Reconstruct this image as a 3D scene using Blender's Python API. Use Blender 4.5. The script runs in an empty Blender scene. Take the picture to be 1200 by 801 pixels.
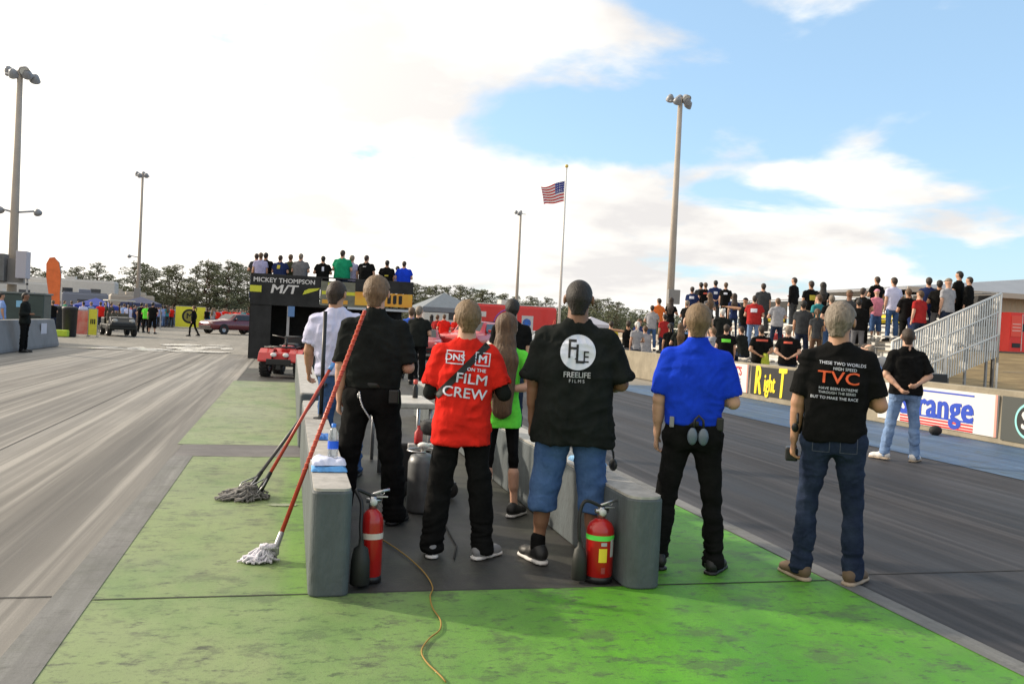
import bpy, bmesh, math, random
import numpy as np
from mathutils import Vector, Matrix
random.seed(7)
RNG = np.random.RandomState(5)
SC = bpy.context.scene
COL = SC.collection
PI = math.pi
# ------------------------------------------------------------------ camera model (used to survey the place from the photograph)
F_PX, CX, CY, EYE = 1028., 600., 400.5, 1.55
ROLL, PITCH, YAW = math.radians(2.8), math.radians(1.04), math.radians(14.14)
def ray(px, py):
    u = (px-CX)/F_PX; v = -(py-CY)/F_PX
    c, s = math.cos(ROLL), math.sin(ROLL)
    a = u*c - v*s; b = u*s + v*c
    cp, sp = math.cos(PITCH), math.sin(PITCH)
    f = cp+b*sp; z = -sp+b*cp
    cy, sy = math.cos(YAW), math.sin(YAW)
    return (a*cy+f*sy, -a*sy+f*cy, z)
def onground(px, py, z=0.):
    d = ray(px, py); t = (z-EYE)/d[2]; return (d[0]*t, d[1]*t, z)
def atY(px, py, y):
    d = ray(px, py); t = y/d[1]; return (d[0]*t, y, EYE+d[2]*t)
def atX(px, py, x):
    d = ray(px, py); t = x/d[0]; return (x, d[1]*t, EYE+d[2]*t)
# ------------------------------------------------------------------ object helpers
def tag(o, label=None, cat=None, group=None, kind=None):
    if label: o['label'] = label
    if cat: o['category'] = cat
    if group: o['group'] = group
    if kind: o['kind'] = kind
    return o
def empty(name, loc=(0,0,0), rz=0.):
    o = bpy.data.objects.new(name, None); COL.objects.link(o)
    o.location = loc; o.rotation_euler = (0,0,rz); o.empty_display_size = .2
    return o
def thing(name, label, cat, loc=(0,0,0), rz=0., group=None):
    return tag(empty(name, loc, rz), label, cat, group)
def link(name, me, mat=None, parent=None):
    o = bpy.data.objects.new(name, me); COL.objects.link(o)
    if parent is not None: o.parent = parent
    if mat is not None and len(me.materials) == 0: me.materials.append(mat)
    return o
def link_mat(name, me, mat, parent=None):       # shared mesh, material held by the object
    if len(me.materials) == 0: me.materials.append(mat)
    o = bpy.data.objects.new(name, me); COL.objects.link(o)
    if parent is not None: o.parent = parent
    o.material_slots[0].link = 'OBJECT'; o.material_slots[0].material = mat
    return o
def copy_tree(o, parent=None):
    c = o.copy(); COL.objects.link(c); c.parent = parent
    for ch in list(o.children): copy_tree(ch, c)
    return c
class MB:
    def __init__(s): s.v = []; s.f = []; s.sm = []
    def add(s, vs, fs, smooth=False):
        n = len(s.v); s.v += [tuple(v) for v in vs]
        s.f += [tuple(i+n for i in f) for f in fs]; s.sm += [smooth]*len(fs); return s
    def box(s, x0, x1, y0, y1, z0, z1, rz=0., c=None):
        vs = [(x,y,z) for z in (z0,z1) for x,y in ((x0,y0),(x1,y0),(x1,y1),(x0,y1))]
        if rz:
            cx, cy = c or ((x0+x1)/2, (y0+y1)/2); ca, sa = math.cos(rz), math.sin(rz)
            vs = [(cx+(x-cx)*ca-(y-cy)*sa, cy+(x-cx)*sa+(y-cy)*ca, z) for x,y,z in vs]
        return s.add(vs, [(3,2,1,0),(4,5,6,7),(0,1,5,4),(1,2,6,5),(2,3,7,6),(3,0,4,7)])
    def tube(s, a, b, r1, r2=None, n=12, caps=True):
        a = Vector(a); b = Vector(b); r2 = r1 if r2 is None else r2
        d = (b-a).normalized(); u = d.orthogonal().normalized(); w = d.cross(u)
        vs = []
        for p, r in ((a,r1),(b,r2)):
            for i in range(n):
                t = 2*PI*i/n; vs.append(p+u*math.cos(t)*r+w*math.sin(t)*r)
        s.add(vs, [(i,(i+1)%n,n+(i+1)%n,n+i) for i in range(n)], True)
        if caps: s.add(vs[:n], [tuple(reversed(range(n)))]); s.add(vs[n:], [tuple(range(n))])
        return s
    def path(s, pts, r, n=8):
        pts = [Vector(p) for p in pts]; N = len(pts); rings = []
        up = Vector((0,0,1)); rr = r if hasattr(r,'__len__') else [r]*N
        for i, p in enumerate(pts):
            t = (pts[min(i+1,N-1)]-pts[max(i-1,0)]).normalized()
            u = t.cross(up)
            if u.length < 1e-3: u = t.cross(Vector((1,0,0)))
            u.normalize(); w = u.cross(t)
            rings += [p+u*math.cos(2*PI*k/n)*rr[i]+w*math.sin(2*PI*k/n)*rr[i] for k in range(n)]
        s.add(rings, [(i*n+k, i*n+(k+1)%n, (i+1)*n+(k+1)%n, (i+1)*n+k) for i in range(N-1) for k in range(n)], True)
        s.add(rings[:n], [tuple(range(n))]); s.add(rings[-n:], [tuple(reversed(range(n)))])
        return s
    def lathe(s, prof, c=(0,0,0), n=24, axis='z'):
        vs = []
        for r, h in prof:
            for i in range(n):
                t = 2*PI*i/n; x, y = r*math.cos(t), r*math.sin(t)
                vs.append({'z':(x,y,h),'x':(h,x,y),'y':(y,h,x)}[axis])
        vs = [(v[0]+c[0], v[1]+c[1], v[2]+c[2]) for v in vs]
        return s.add(vs, [(j*n+i, j*n+(i+1)%n, (j+1)*n+(i+1)%n, (j+1)*n+i) for j in range(len(prof)-1) for i in range(n)], True)
    def prism(s, poly, lo, hi, axis='z'):
        n = len(poly)
        def P(a,b,h): return {'z':(a,b,h),'x':(h,a,b),'y':(a,h,b)}[axis]
        vs = [P(a,b,lo) for a,b in poly]+[P(a,b,hi) for a,b in poly]
        return s.add(vs, [tuple(reversed(range(n))), tuple(range(n,2*n))]+[(i,(i+1)%n,n+(i+1)%n,n+i) for i in range(n)])
    def sheet(s, poly, z):
        return s.add([(x,y,z) for x,y in poly], [tuple(range(len(poly)))])
    def ball(s, c, r, n=12, sq=(1,1,1)):
        m = n//2; pr = [(max(1e-4,math.sin(PI*j/m)), -math.cos(PI*j/m)) for j in range(m+1)]
        vs = [(c[0]+r*sq[0]*a*math.cos(2*PI*i/n), c[1]+r*sq[1]*a*math.sin(2*PI*i/n), c[2]+r*sq[2]*h) for a,h in pr for i in range(n)]
        return s.add(vs, [(j*n+i, j*n+(i+1)%n, (j+1)*n+(i+1)%n, (j+1)*n+i) for j in range(m) for i in range(n)], True)
    def mesh(s, name='mesh'):
        me = bpy.data.meshes.new(name); me.from_pydata(s.v, [], s.f)
        me.polygons.foreach_set('use_smooth', s.sm)
        bm = bmesh.new(); bm.from_mesh(me); bmesh.ops.remove_doubles(bm, verts=bm.verts, dist=1e-5); bmesh.ops.delete(bm, geom=[q for q in bm.verts if not q.link_faces], context='VERTS')
        bmesh.ops.recalc_face_normals(bm, faces=bm.faces); bm.to_mesh(me); bm.free()
        return me
    def build(s, name, mat, parent=None, bevel=0., seg=2, loc=None):
        o = link(name, s.mesh(name), mat, parent)
        if bevel:
            m = o.modifiers.new('bev','BEVEL'); m.width = bevel; m.segments = seg; m.limit_method = 'ANGLE'; m.angle_limit = .6
        if loc: o.location = loc
        return o
# ------------------------------------------------------------------ materials
MATS = {}
def mat(name, col, rough=.7, metal=0., noise=0., nscale=6., bump=0., bscale=40., stretch=(1,1,1), spec=.4, emis=None, clear=0., sheen=0., col2=None, alpha=1., trans=0.):
    if name in MATS: return MATS[name]
    m = bpy.data.materials.new(name); m.use_nodes = True; nt = m.node_tree; N = nt.nodes; L = nt.links
    b = N['Principled BSDF']; c = tuple(col)+(1,)
    b.inputs['Base Color'].default_value = c; b.inputs['Roughness'].default_value = rough
    b.inputs['Metallic'].default_value = metal; b.inputs['Specular IOR Level'].default_value = spec
    if clear: b.inputs['Coat Weight'].default_value = clear; b.inputs['Coat Roughness'].default_value = .08
    if sheen: b.inputs['Sheen Weight'].default_value = sheen
    if trans: b.inputs['Transmission Weight'].default_value = trans; b.inputs['IOR'].default_value = 1.2
    if alpha < 1: b.inputs['Alpha'].default_value = alpha
    if emis: b.inputs['Emission Color'].default_value = tuple(emis[:3])+(1,); b.inputs['Emission Strength'].default_value = emis[3]
    if noise or bump or col2:
        tc = N.new('ShaderNodeTexCoord'); mp = N.new('ShaderNodeMapping'); mp.inputs['Scale'].default_value = stretch
        L.new(tc.outputs['Object'], mp.inputs['Vector'])
        if noise or col2:
            t = N.new('ShaderNodeTexNoise'); t.inputs['Scale'].default_value = nscale; t.inputs['Detail'].default_value = 5; t.inputs['Roughness'].default_value = .65
            L.new(mp.outputs[0], t.inputs['Vector'])
            r = N.new('ShaderNodeValToRGB'); r.color_ramp.elements[0].position = .3; r.color_ramp.elements[1].position = .7
            c2 = col2 if col2 else tuple(min(1,x*(1+noise)) for x in col)
            c1 = col if col2 else tuple(x*(1-noise) for x in col)
            r.color_ramp.elements[0].color = tuple(c1)+(1,); r.color_ramp.elements[1].color = tuple(c2)+(1,)
            L.new(t.outputs['Fac'], r.inputs[0]); L.new(r.outputs[0], b.inputs['Base Color'])
        if bump:
            t2 = N.new('ShaderNodeTexNoise'); t2.inputs['Scale'].default_value = bscale; t2.inputs['Detail'].default_value = 4
            L.new(mp.outputs[0], t2.inputs['Vector'])
            bp = N.new('ShaderNodeBump'); bp.inputs['Strength'].default_value = bump; bp.inputs['Distance'].default_value = .01
            L.new(t2.outputs['Fac'], bp.inputs['Height']); L.new(bp.outputs[0], b.inputs['Normal'])
    MATS[name] = m; return m
def creased(m, sc=13., st=.55, dist=.02):
    nt = m.node_tree; N = nt.nodes; L = nt.links; b = N['Principled BSDF']
    tc = N.new('ShaderNodeTexCoord'); t = N.new('ShaderNodeTexNoise'); t.inputs['Scale'].default_value = sc; t.inputs['Detail'].default_value = 3; t.inputs['Distortion'].default_value = 1.6
    try: t.noise_type = 'RIDGED_MULTIFRACTAL'
    except Exception: pass
    L.new(tc.outputs['Object'], t.inputs[0])
    bp = N.new('ShaderNodeBump'); bp.inputs['Strength'].default_value = st; bp.inputs['Distance'].default_value = dist; L.new(t.outputs['Fac'], bp.inputs['Height'])
    if b.inputs['Normal'].links: L.new(b.inputs['Normal'].links[0].from_socket, bp.inputs['Normal'])
    L.new(bp.outputs[0], b.inputs['Normal']); return m
def fabric(name, col, n=.18):
    if 'fabric_'+name in MATS: return MATS['fabric_'+name]
    return creased(mat('fabric_'+name, col, .95, noise=n, nscale=9, bump=.2, bscale=70, spec=.08), 7., .35, .012)
def plain(name, col, rough=.6): return mat('plain_'+name, col, rough)
# ------------------------------------------------------------------ text
def text_mesh(s, size, ext=.004, bold=0., shear=0., sx=1., spacing=1., align='CENTER', seg=0.):
    cu = bpy.data.curves.new('txt','FONT'); cu.body = s; cu.size = size; cu.extrude = ext; cu.shear = shear
    cu.align_x = align; cu.align_y = 'CENTER'; cu.space_character = spacing; cu.resolution_u = 3; cu.space_line = .9
    o = bpy.data.objects.new('txt', cu); COL.objects.link(o)
    dg = bpy.context.evaluated_depsgraph_get(); dg.update()
    me = bpy.data.meshes.new_from_object(o.evaluated_get(dg)); bpy.data.objects.remove(o); bpy.data.curves.remove(cu)
    me.materials.clear()
    bm = bmesh.new(); bm.from_mesh(me)
    for v in bm.verts: v.co.x *= sx
    if bold:
        bw = bold*size*1.1; src = list(bm.verts)+list(bm.edges)+list(bm.faces)
        for q_,(dx_,dy_) in enumerate(((bw,0),(-bw,0),(bw*.5,bw*.6),(-bw*.5,-bw*.6))):
            r_ = bmesh.ops.duplicate(bm, geom=src); bmesh.ops.translate(bm, verts=[e for e in r_['geom'] if isinstance(e,bmesh.types.BMVert)], vec=(dx_,dy_,.0004*(q_+1)))
    if seg:
        bmesh.ops.triangulate(bm, faces=bm.faces)
        for _ in range(6):
            es = [e for e in bm.edges if e.calc_length() > seg]
            if not es: break
            bmesh.ops.subdivide_edges(bm, edges=es, cuts=1); bmesh.ops.triangulate(bm, faces=bm.faces)
    bm.to_mesh(me); bm.free(); return me
def place_flat(me, name, m, parent, origin, xdir, ydir):
    """lay a mesh drawn in x,y on a plane of the thing (z goes outwards)"""
    x = Vector(xdir).normalized(); y = Vector(ydir).normalized(); z = x.cross(y)
    M = Matrix((x,y,z)).transposed().to_4x4(); M.translation = Vector(origin); me.transform(M)
    return link(name, me, m, parent)
# ------------------------------------------------------------------ volumes -> one continuous skin (surface nets)
def nets(F, o, h):
    S = F < 0; sh = F.shape; cs = (sh[0]-1, sh[1]-1, sh[2]-1)
    ncell = cs[0]*cs[1]*cs[2]; acc = []; faces = []
    E = []
    for ax in range(3):
        a = [slice(None)]*3; b = [slice(None)]*3; a[ax] = slice(0,-1); b[ax] = slice(1,None)
        a = tuple(a); b = tuple(b)
        idx = np.argwhere(S[a] != S[b])
        o1, o2 = [q for q in range(3) if q != ax]
        ok = (idx[:,o1] > 0)&(idx[:,o2] > 0)&(idx[:,o1] < sh[o1]-1)&(idx[:,o2] < sh[o2]-1)
        idx = idx[ok]; f0 = F[a][tuple(idx.T)]; f1 = F[b][tuple(idx.T)]
        p = idx.astype(np.float64); p[:,ax] += f0/(f0-f1)
        cells = []
        for d1, d2 in ((-1,-1),(0,-1),(0,0),(-1,0)):
            c = idx.copy(); c[:,o1] += d1; c[:,o2] += d2
            cells.append((c[:,0]*cs[1]+c[:,1])*cs[2]+c[:,2])
        E.append((ax, p, cells, f0 < 0))
    allc = np.concatenate([c for e in E for c in e[2]]); allp = np.concatenate([e[1] for e in E for _ in range(4)])
    uc, inv = np.unique(allc, return_inverse=True)
    cnt = np.bincount(inv); V = np.stack([np.bincount(inv, allp[:,k])/cnt for k in range(3)], 1)
    for ax, p, cells, neg in E:
        q = np.stack([np.searchsorted(uc, c) for c in cells], 1)
        flip = neg if ax != 1 else ~neg
        q[~flip] = q[~flip][:, ::-1]; faces.append(q)
    return V*h+np.array(o), np.concatenate(faces)
def np_mesh(V, Q, name='skin'):
    me = bpy.data.meshes.new(name); nv, nf = len(V), len(Q)
    me.vertices.add(nv); me.vertices.foreach_set('co', V.astype(np.float32).ravel())
    me.loops.add(nf*4); me.loops.foreach_set('vertex_index', Q.astype(np.int32).ravel())
    me.polygons.add(nf); me.polygons.foreach_set('loop_start', np.arange(0,nf*4,4,dtype=np.int32))
    me.polygons.foreach_set('loop_total', np.full(nf,4,dtype=np.int32))
    me.update(calc_edges=True); me.validate(); me.polygons.foreach_set('use_smooth', [True]*len(me.polygons)); me.update()
    return me
_lat = RNG.rand(32,32,32)
def vnoise(P):
    P = np.asarray(P); i = np.floor(P).astype(int); f = P-i; f = f*f*(3-2*f); i &= 31; j = (i+1)&31; r = 0
    for a in (0,1):
        for b in (0,1):
            for c in (0,1):
                X = (j if a else i)[:,0]; Y = (j if b else i)[:,1]; Z = (j if c else i)[:,2]
                r = r+_lat[X,Y,Z]*(f[:,0] if a else 1-f[:,0])*(f[:,1] if b else 1-f[:,1])*(f[:,2] if c else 1-f[:,2])
    return r*2-1
class Vol:
    def __init__(s, h): s.h = h; s.ops = []; s.lo = np.array([9.,9,9]); s.hi = -s.lo
    def _grow(s, lo, hi): s.lo = np.minimum(s.lo, lo); s.hi = np.maximum(s.hi, hi)
    def cone(s, a, b, r1, r2, k=.03, flat=None, f=1., sub=False):
        a = np.array(a,float); b = np.array(b,float); R = max(r1,r2)
        lo = np.minimum(a,b)-R; hi = np.maximum(a,b)+R
        def fn(X,Y,Z):
            ab = b-a; L2 = max(1e-9, ab@ab)
            t = np.clip(((X-a[0])*ab[0]+(Y-a[1])*ab[1]+(Z-a[2])*ab[2])/L2, 0, 1)
            qx = X-a[0]-ab[0]*t; qy = Y-a[1]-ab[1]*t; qz = Z-a[2]-ab[2]*t
            q2 = qx*qx+qy*qy+qz*qz
            if flat is not None:
                n = np.array(flat,float); n /= np.linalg.norm(n); q2 = q2+(1/f**2-1)*(qx*n[0]+qy*n[1]+qz*n[2])**2
            return np.sqrt(q2)-(r1+(r2-r1)*t)
        if not sub: s._grow(lo, hi)
        s.ops.append(('sub' if sub else 'add', fn, lo, hi, k)); return s
    def ell(s, c, r, k=.02, M=None, sub=False):
        c = np.array(c,float); r = np.array(r,float); R = r.max(); lo, hi = c-R, c+R
        def fn(X,Y,Z):
            dx, dy, dz = X-c[0], Y-c[1], Z-c[2]
            if M is not None:
                dx, dy, dz = (M[0][0]*dx+M[1][0]*dy+M[2][0]*dz, M[0][1]*dx+M[1][1]*dy+M[2][1]*dz, M[0][2]*dx+M[1][2]*dy+M[2][2]*dz)
            return (np.sqrt((dx/r[0])**2+(dy/r[1])**2+(dz/r[2])**2)-1)*r.min()
        if not sub: s._grow(lo, hi)
        s.ops.append(('sub' if sub else 'add', fn, lo, hi, k)); return s
    def torso(s, prof, cx, cy, k=.04, e=2.3):
        zs = np.array([p[0] for p in prof]); A = np.array([p[1] for p in prof]); B = np.array([p[2] for p in prof])
        m = A.max(); xs = [cx(z) for z in zs]; ys = [cy(z) for z in zs]
        lo = np.array([min(xs)-m, min(ys)-B.max(), zs[0]]); hi = np.array([max(xs)+m, max(ys)+B.max(), zs[-1]])
        def fn(X,Y,Z):
            a = np.interp(Z.ravel(), zs, A).reshape(Z.shape); b = np.interp(Z.ravel(), zs, B).reshape(Z.shape)
            x = np.abs(X-cx(Z))/a; y = np.abs(Y-cy(Z))/b
            d = ((x**e+y**e)**(1/e)-1)*np.minimum(a,b)
            return np.maximum(np.maximum(d, zs[0]-Z), Z-zs[-1])
        s._grow(lo, hi); s.ops.append(('add', fn, lo, hi, k)); return s
    def cut(s, fn, lo=None, hi=None): s.ops.append(('cut', fn, lo, hi, 0)); return s
    def mesh(s, disp=None, name='skin'):
        h = s.h; o = s.lo-3*h-.01; n = np.ceil((s.hi+3*h+.01-o)/h).astype(int)+1
        ax = [o[i]+h*np.arange(n[i]) for i in range(3)]; F = np.full(n, .2, np.float64)
        for kind, fn, lo, hi, k in s.ops:
            if lo is None: sl = (slice(None),)*3
            else:
                pad = .05+k; i0 = np.maximum(0, np.floor((lo-pad-o)/h).astype(int)); i1 = np.minimum(n, np.ceil((hi+pad-o)/h).astype(int)+1)
                if (i1 <= i0).any(): continue
                sl = tuple(slice(a,b) for a,b in zip(i0,i1))
            X = ax[0][sl[0]][:,None,None]; Y = ax[1][sl[1]][None,:,None]; Z = ax[2][sl[2]][None,None,:]
            d = fn(X,Y,Z); G = F[sl]
            if kind == 'add':
                w = np.maximum(k-np.abs(G-d), 0)/max(k,1e-6); F[sl] = np.minimum(G,d)-w*w*k*.25
            elif kind == 'sub':
                w = np.maximum(k-np.abs(G+d), 0)/max(k,1e-6); F[sl] = np.maximum(G,-d)+w*w*k*.25
            else: F[sl] = np.maximum(G, d)
        F += 1e-7
        V, Q = nets(F, o, h)
        me = np_mesh(V, Q, name)
        if disp is not None:
            N = np.empty(len(me.vertices)*3, np.float32); me.vertices.foreach_get('normal', N); N = N.reshape(-1,3)
            C = np.empty(len(me.vertices)*3, np.float32); me.vertices.foreach_get('co', C); C = C.reshape(-1,3).astype(float)
            C = C+N*disp(C)[:,None]; me.vertices.foreach_set('co', C.astype(np.float32).ravel()); me.update()
        return me
# ------------------------------------------------------------------ people
ARMS = dict(
 down=((.16,-.04,-1),(.03,.20,-1)), loose=((.26,-.06,-1),(.10,.16,-1)),
 heart=((.38,.22,-1),(-.62,.72,.42)), front=((.34,.02,-1),(-.62,.8,-.1)),
 back=((.36,-.26,-1),(-.80,-.42,-.50)), fwd=((.22,-.05,-1),(.0,1,.05)),
 fold=((.42,.12,-1),(-.9,.62,.12)), hip=((.75,-.25,-1),(-.85,.35,-.45)),
 out=((1,.1,.10),(1,.1,.12)), phone=((.35,.55,-1),(-.35,.75,.9)), knee=((.1,.75,-1),(-.1,.8,-.45)),
 point=((.5,.6,-.5),(.3,.9,.0)))
LEGS = dict(
 stand=(((.05,.0,-1),(.03,-.03,-1)),((.05,.0,-1),(.03,-.03,-1))),
 wide=(((.17,.0,-1),(.12,-.02,-1)),((.17,.0,-1),(.12,-.02,-1))),
 easy=(((.10,.06,-1),(.06,-.10,-1)),((.08,-.02,-1),(.06,-.03,-1))),
 sit=(((.14,1,-.04),(.03,.08,-1)),((.12,1,-.04),(.05,.12,-1))),
 walk=(((.03,.38,-1),(.02,.05,-1)),((.03,-.22,-1),(.02,-.55,-1))),
 step=(((.08,1,-.35),(.03,.1,-1)),((.05,-.02,-1),(.03,-.03,-1))))
def nrm(v): v = np.array(v,float); return v/np.linalg.norm(v)
def skeleton(p):
    """p: arms (left,right), legs, leanx, leany, w(build)"""
    w = p.get('w',1.); J = {}
    L = p.get('legs','stand'); L = LEGS[L] if isinstance(L,str) else L
    zp = .92; an = {}
    for sd, sg, (th, sh) in (('L',-1,L[0]),('R',1,L[1])):
        hip = np.array([sg*.092*min(w,1.1), 0, 0.]); kn = hip+nrm((sg*th[0],th[1],th[2]))*.425; a = kn+nrm((sg*sh[0],sh[1],sh[2]))*.415
        J['hip'+sd], J['knee'+sd], J['ank'+sd] = hip, kn, a
    low = min(J['ankL'][2], J['ankR'][2]); z0 = .08-low
    for k in J: J[k] = J[k]+np.array([0,0,z0])
    J['z0'] = z0; dz = z0-.92
    lx, ly = p.get('leanx',0.), p.get('leany',0.)
    cx = lambda z: lx*(z-z0); cy = lambda z: ly*(z-z0)
    J['cx'], J['cy'], J['dz'] = cx, cy, dz
    for i, (sd, sg) in enumerate((('L',-1),('R',1))):
        A = p.get('arms',('down','down'))[i]; ue, fe = ARMS[A] if isinstance(A,str) else A
        z = 1.415+dz; s = np.array([cx(z)+sg*(.163*w+.004), cy(z)-.005, z])
        e = s+nrm((sg*ue[0],ue[1],ue[2]))*.285; wr = e+nrm((sg*fe[0],fe[1],fe[2]))*.245
        J['sh'+sd], J['el'+sd], J['wr'+sd] = s, e, wr
    return J
def headM(p):
    yw, nd = math.radians(p.get('turn',0)), math.radians(p.get('nod',0))
    return np.array(Matrix.Rotation(yw,3,'Z') @ Matrix.Rotation(-nd,3,'X'))
HS = np.array([1.09,1.05,1.06])
def hpt(J, M, q):          # a point of the head (standing frame) to person frame
    piv = np.array([J['cx'](1.58+J['dz']), J['cy'](1.58+J['dz']), 1.58+J['dz']])
    return piv+M@((np.array(q,float)-np.array([0,0,1.58]))*HS)-np.array([0,0,.008])
def body_mesh(p, h, fine):
    J = skeleton(p); w = p.get('w',1.); gut = p.get('gut',0.); fem = p.get('fem',0); dz = J['dz']; V = Vol(h)
    P = [(.87,.10,.07),(.90,.140,.09),(.95,.158,.108),(1.08,.135,.098+gut*.5),(1.2,.148,.10+gut*.4),(1.30,.158,.102),(1.38,.135,.090),(1.44,.095,.068),(1.50,.058,.052)]
    if fem: P = [(z,a*.84,b*.9) for z,a,b in P]
    V.torso([(z+dz,a*w,b*(w+1)/2) for z,a,b in P], J['cx'], J['cy'])
    zc = 1.47+dz; nb = np.array([J['cx'](zc), J['cy'](zc)-.012, zc]); M = headM(p); nt = hpt(J,M,(0,-.008,1.62))
    nk = .058+.012*(w-1)*2 - .012*fem
    V.cone(nb, nt, nk+.010, nk, .03)
    if fine:
        for sg in (-1,1): V.cone(nb+np.array([0,.0,.03]), J['shR' if sg>0 else 'shL']+np.array([-sg*.03,0,-.012]), .036, .040, .04)
    V.ell(hpt(J,M,(0,-.006,1.690)), (.081,.099,.095), .02, M)
    V.cone(hpt(J,M,(0,.026,1.672)), hpt(J,M,(0,.045,1.605)), .069, .039+.01*(w-1), .03)
    if fine:
        for sg in (-1,1):
            V.ell(hpt(J,M,(sg*.081,-.006,1.662)), (.011,.020,.032), .006, M)
            V.ell(hpt(J,M,(sg*.030,.093,1.682)), (.017,.012,.011), .012, M, sub=True)
            V.ell(hpt(J,M,(sg*.030,.080,1.681)), (.012,.012,.012), .004, M)
            V.cone(hpt(J,M,(sg*.012,.087,1.70)), hpt(J,M,(sg*.045,.078,1.70)), .009, .007, .012)
        V.cone(hpt(J,M,(0,.086,1.688)), hpt(J,M,(0,.104,1.652)), .008, .013, .012)
        V.cone(hpt(J,M,(-.018,.082,1.626)), hpt(J,M,(.018,.082,1.626)), .008, .008, .008)
    else: V.cone(hpt(J,M,(0,.086,1.688)), hpt(J,M,(0,.102,1.652)), .010, .014, .012)
    aw = .85+.15*w-.10*fem
    for sd, sg in (('L',-1),('R',1)):
        s, e, wr = J['sh'+sd], J['el'+sd], J['wr'+sd]
        V.cone(s, e, .053*aw, .041*aw, .04); V.cone(s*.45+e*.55, e, .046*aw, .038*aw, .02)
        V.cone(e, wr, .038*aw, .025*aw, .02); V.cone(e*.75+wr*.25, e*.45+wr*.55, .041*aw, .034*aw, .02)
        d = nrm(wr-e); side = np.array([-sg,0,0.]); side = side-d*(side@d); side = nrm(side)
        if abs(d[0]) > .8: side = nrm(np.array([0,0,-1.])-d*(-d[2]))
        n = side                              # palm faces this way
        ac = nrm(np.cross(d, n))              # across the palm
        if ac[1] < 0 and abs(d[2]) > .5: ac = -ac
        pm = wr+d*.055
        V.cone(wr-d*.01, pm+d*.02, .026, .036, .02, n, .5)
        if fine:
            for i in range(4):
                L = (.034,.040,.038,.030)[i]; b = pm+d*.022+ac*(1.5-i)*.0175
                m1 = b+(d*.88+n*.45)*L; m2 = m1+(d*.45+n*.9)*L*.75; m3 = m2+(-d*.1+n*1.)*L*.5
                V.cone(b-d*.015, m1, .0095, .0088, .006); V.cone(m1, m2, .0088, .0080, .004); V.cone(m2, m3, .0080, .0072, .004)
            t0 = wr+d*.022+ac*.022; t1 = t0+(d*.6+ac*.7+n*.3)*.036; t2 = t1+(d*.9+ac*.15+n*.45)*.030
            V.cone(t0, t1, .0135, .0110, .012); V.cone(t1, t2, .0108, .0090, .004)
        else: V.cone(pm+d*.02, pm+d*.06+n*.03, .034, .022, .02, n, .5)
        hp, kn, an = J['hip'+sd], J['knee'+sd], J['ank'+sd]; lw = (w+1)/2
        bt = p.get('bottom','pants'); tl = lw; lw = lw if bt in ('shorts','shortshorts','capri') else lw*.80; kl = lw if bt != 'capri' else lw*.88
        V.cone(hp+np.array([0,0,.01]), kn, .064*tl, .044*kl, .04); V.cone(kn, an, .044*kl, .034*lw, .03)
        V.cone(kn*.72+an*.28-np.array([0,.012,0]), kn*.45+an*.55-np.array([0,.008,0]), .050*lw, .042*lw, .03)
        V.cone(an, an+np.array([sg*.02,.10,-.045]), .034, .028, .02)
    return V.mesh(), J
def fold_disp(amp, seed, zlo=None, zhi=None, sc=1.):
    def f(C):
        P = C+seed*3.1
        d = vnoise(P*np.array([7,7,4.])*sc)*.7*amp
        wv = vnoise(P*np.array([4,4,5.])*sc)
        d += (1-np.abs(vnoise(P*np.array([9,9,15.])*sc+wv[:,None]*1.2))*2)*.55*amp
        d += (1-np.abs(vnoise(P*np.array([22,22,13.])*sc+wv[:,None]*2))*2)*.30*amp
        rt_ = np.stack([P[:,0]*6+P[:,2]*5, P[:,1]*6, P[:,2]*9-P[:,0]*5],1)
        d += (1-np.abs(vnoise(rt_*sc+wv[:,None]*.8))*2)*.45*amp
        if zlo is not None:
            d += (1-np.abs(vnoise(np.stack([P[:,0]*5,P[:,1]*5,P[:,2]*26+wv*2],1)))*2)*amp*1.5*np.clip((zlo-C[:,2])/.25,0,1)
        return d
    return f
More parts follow.
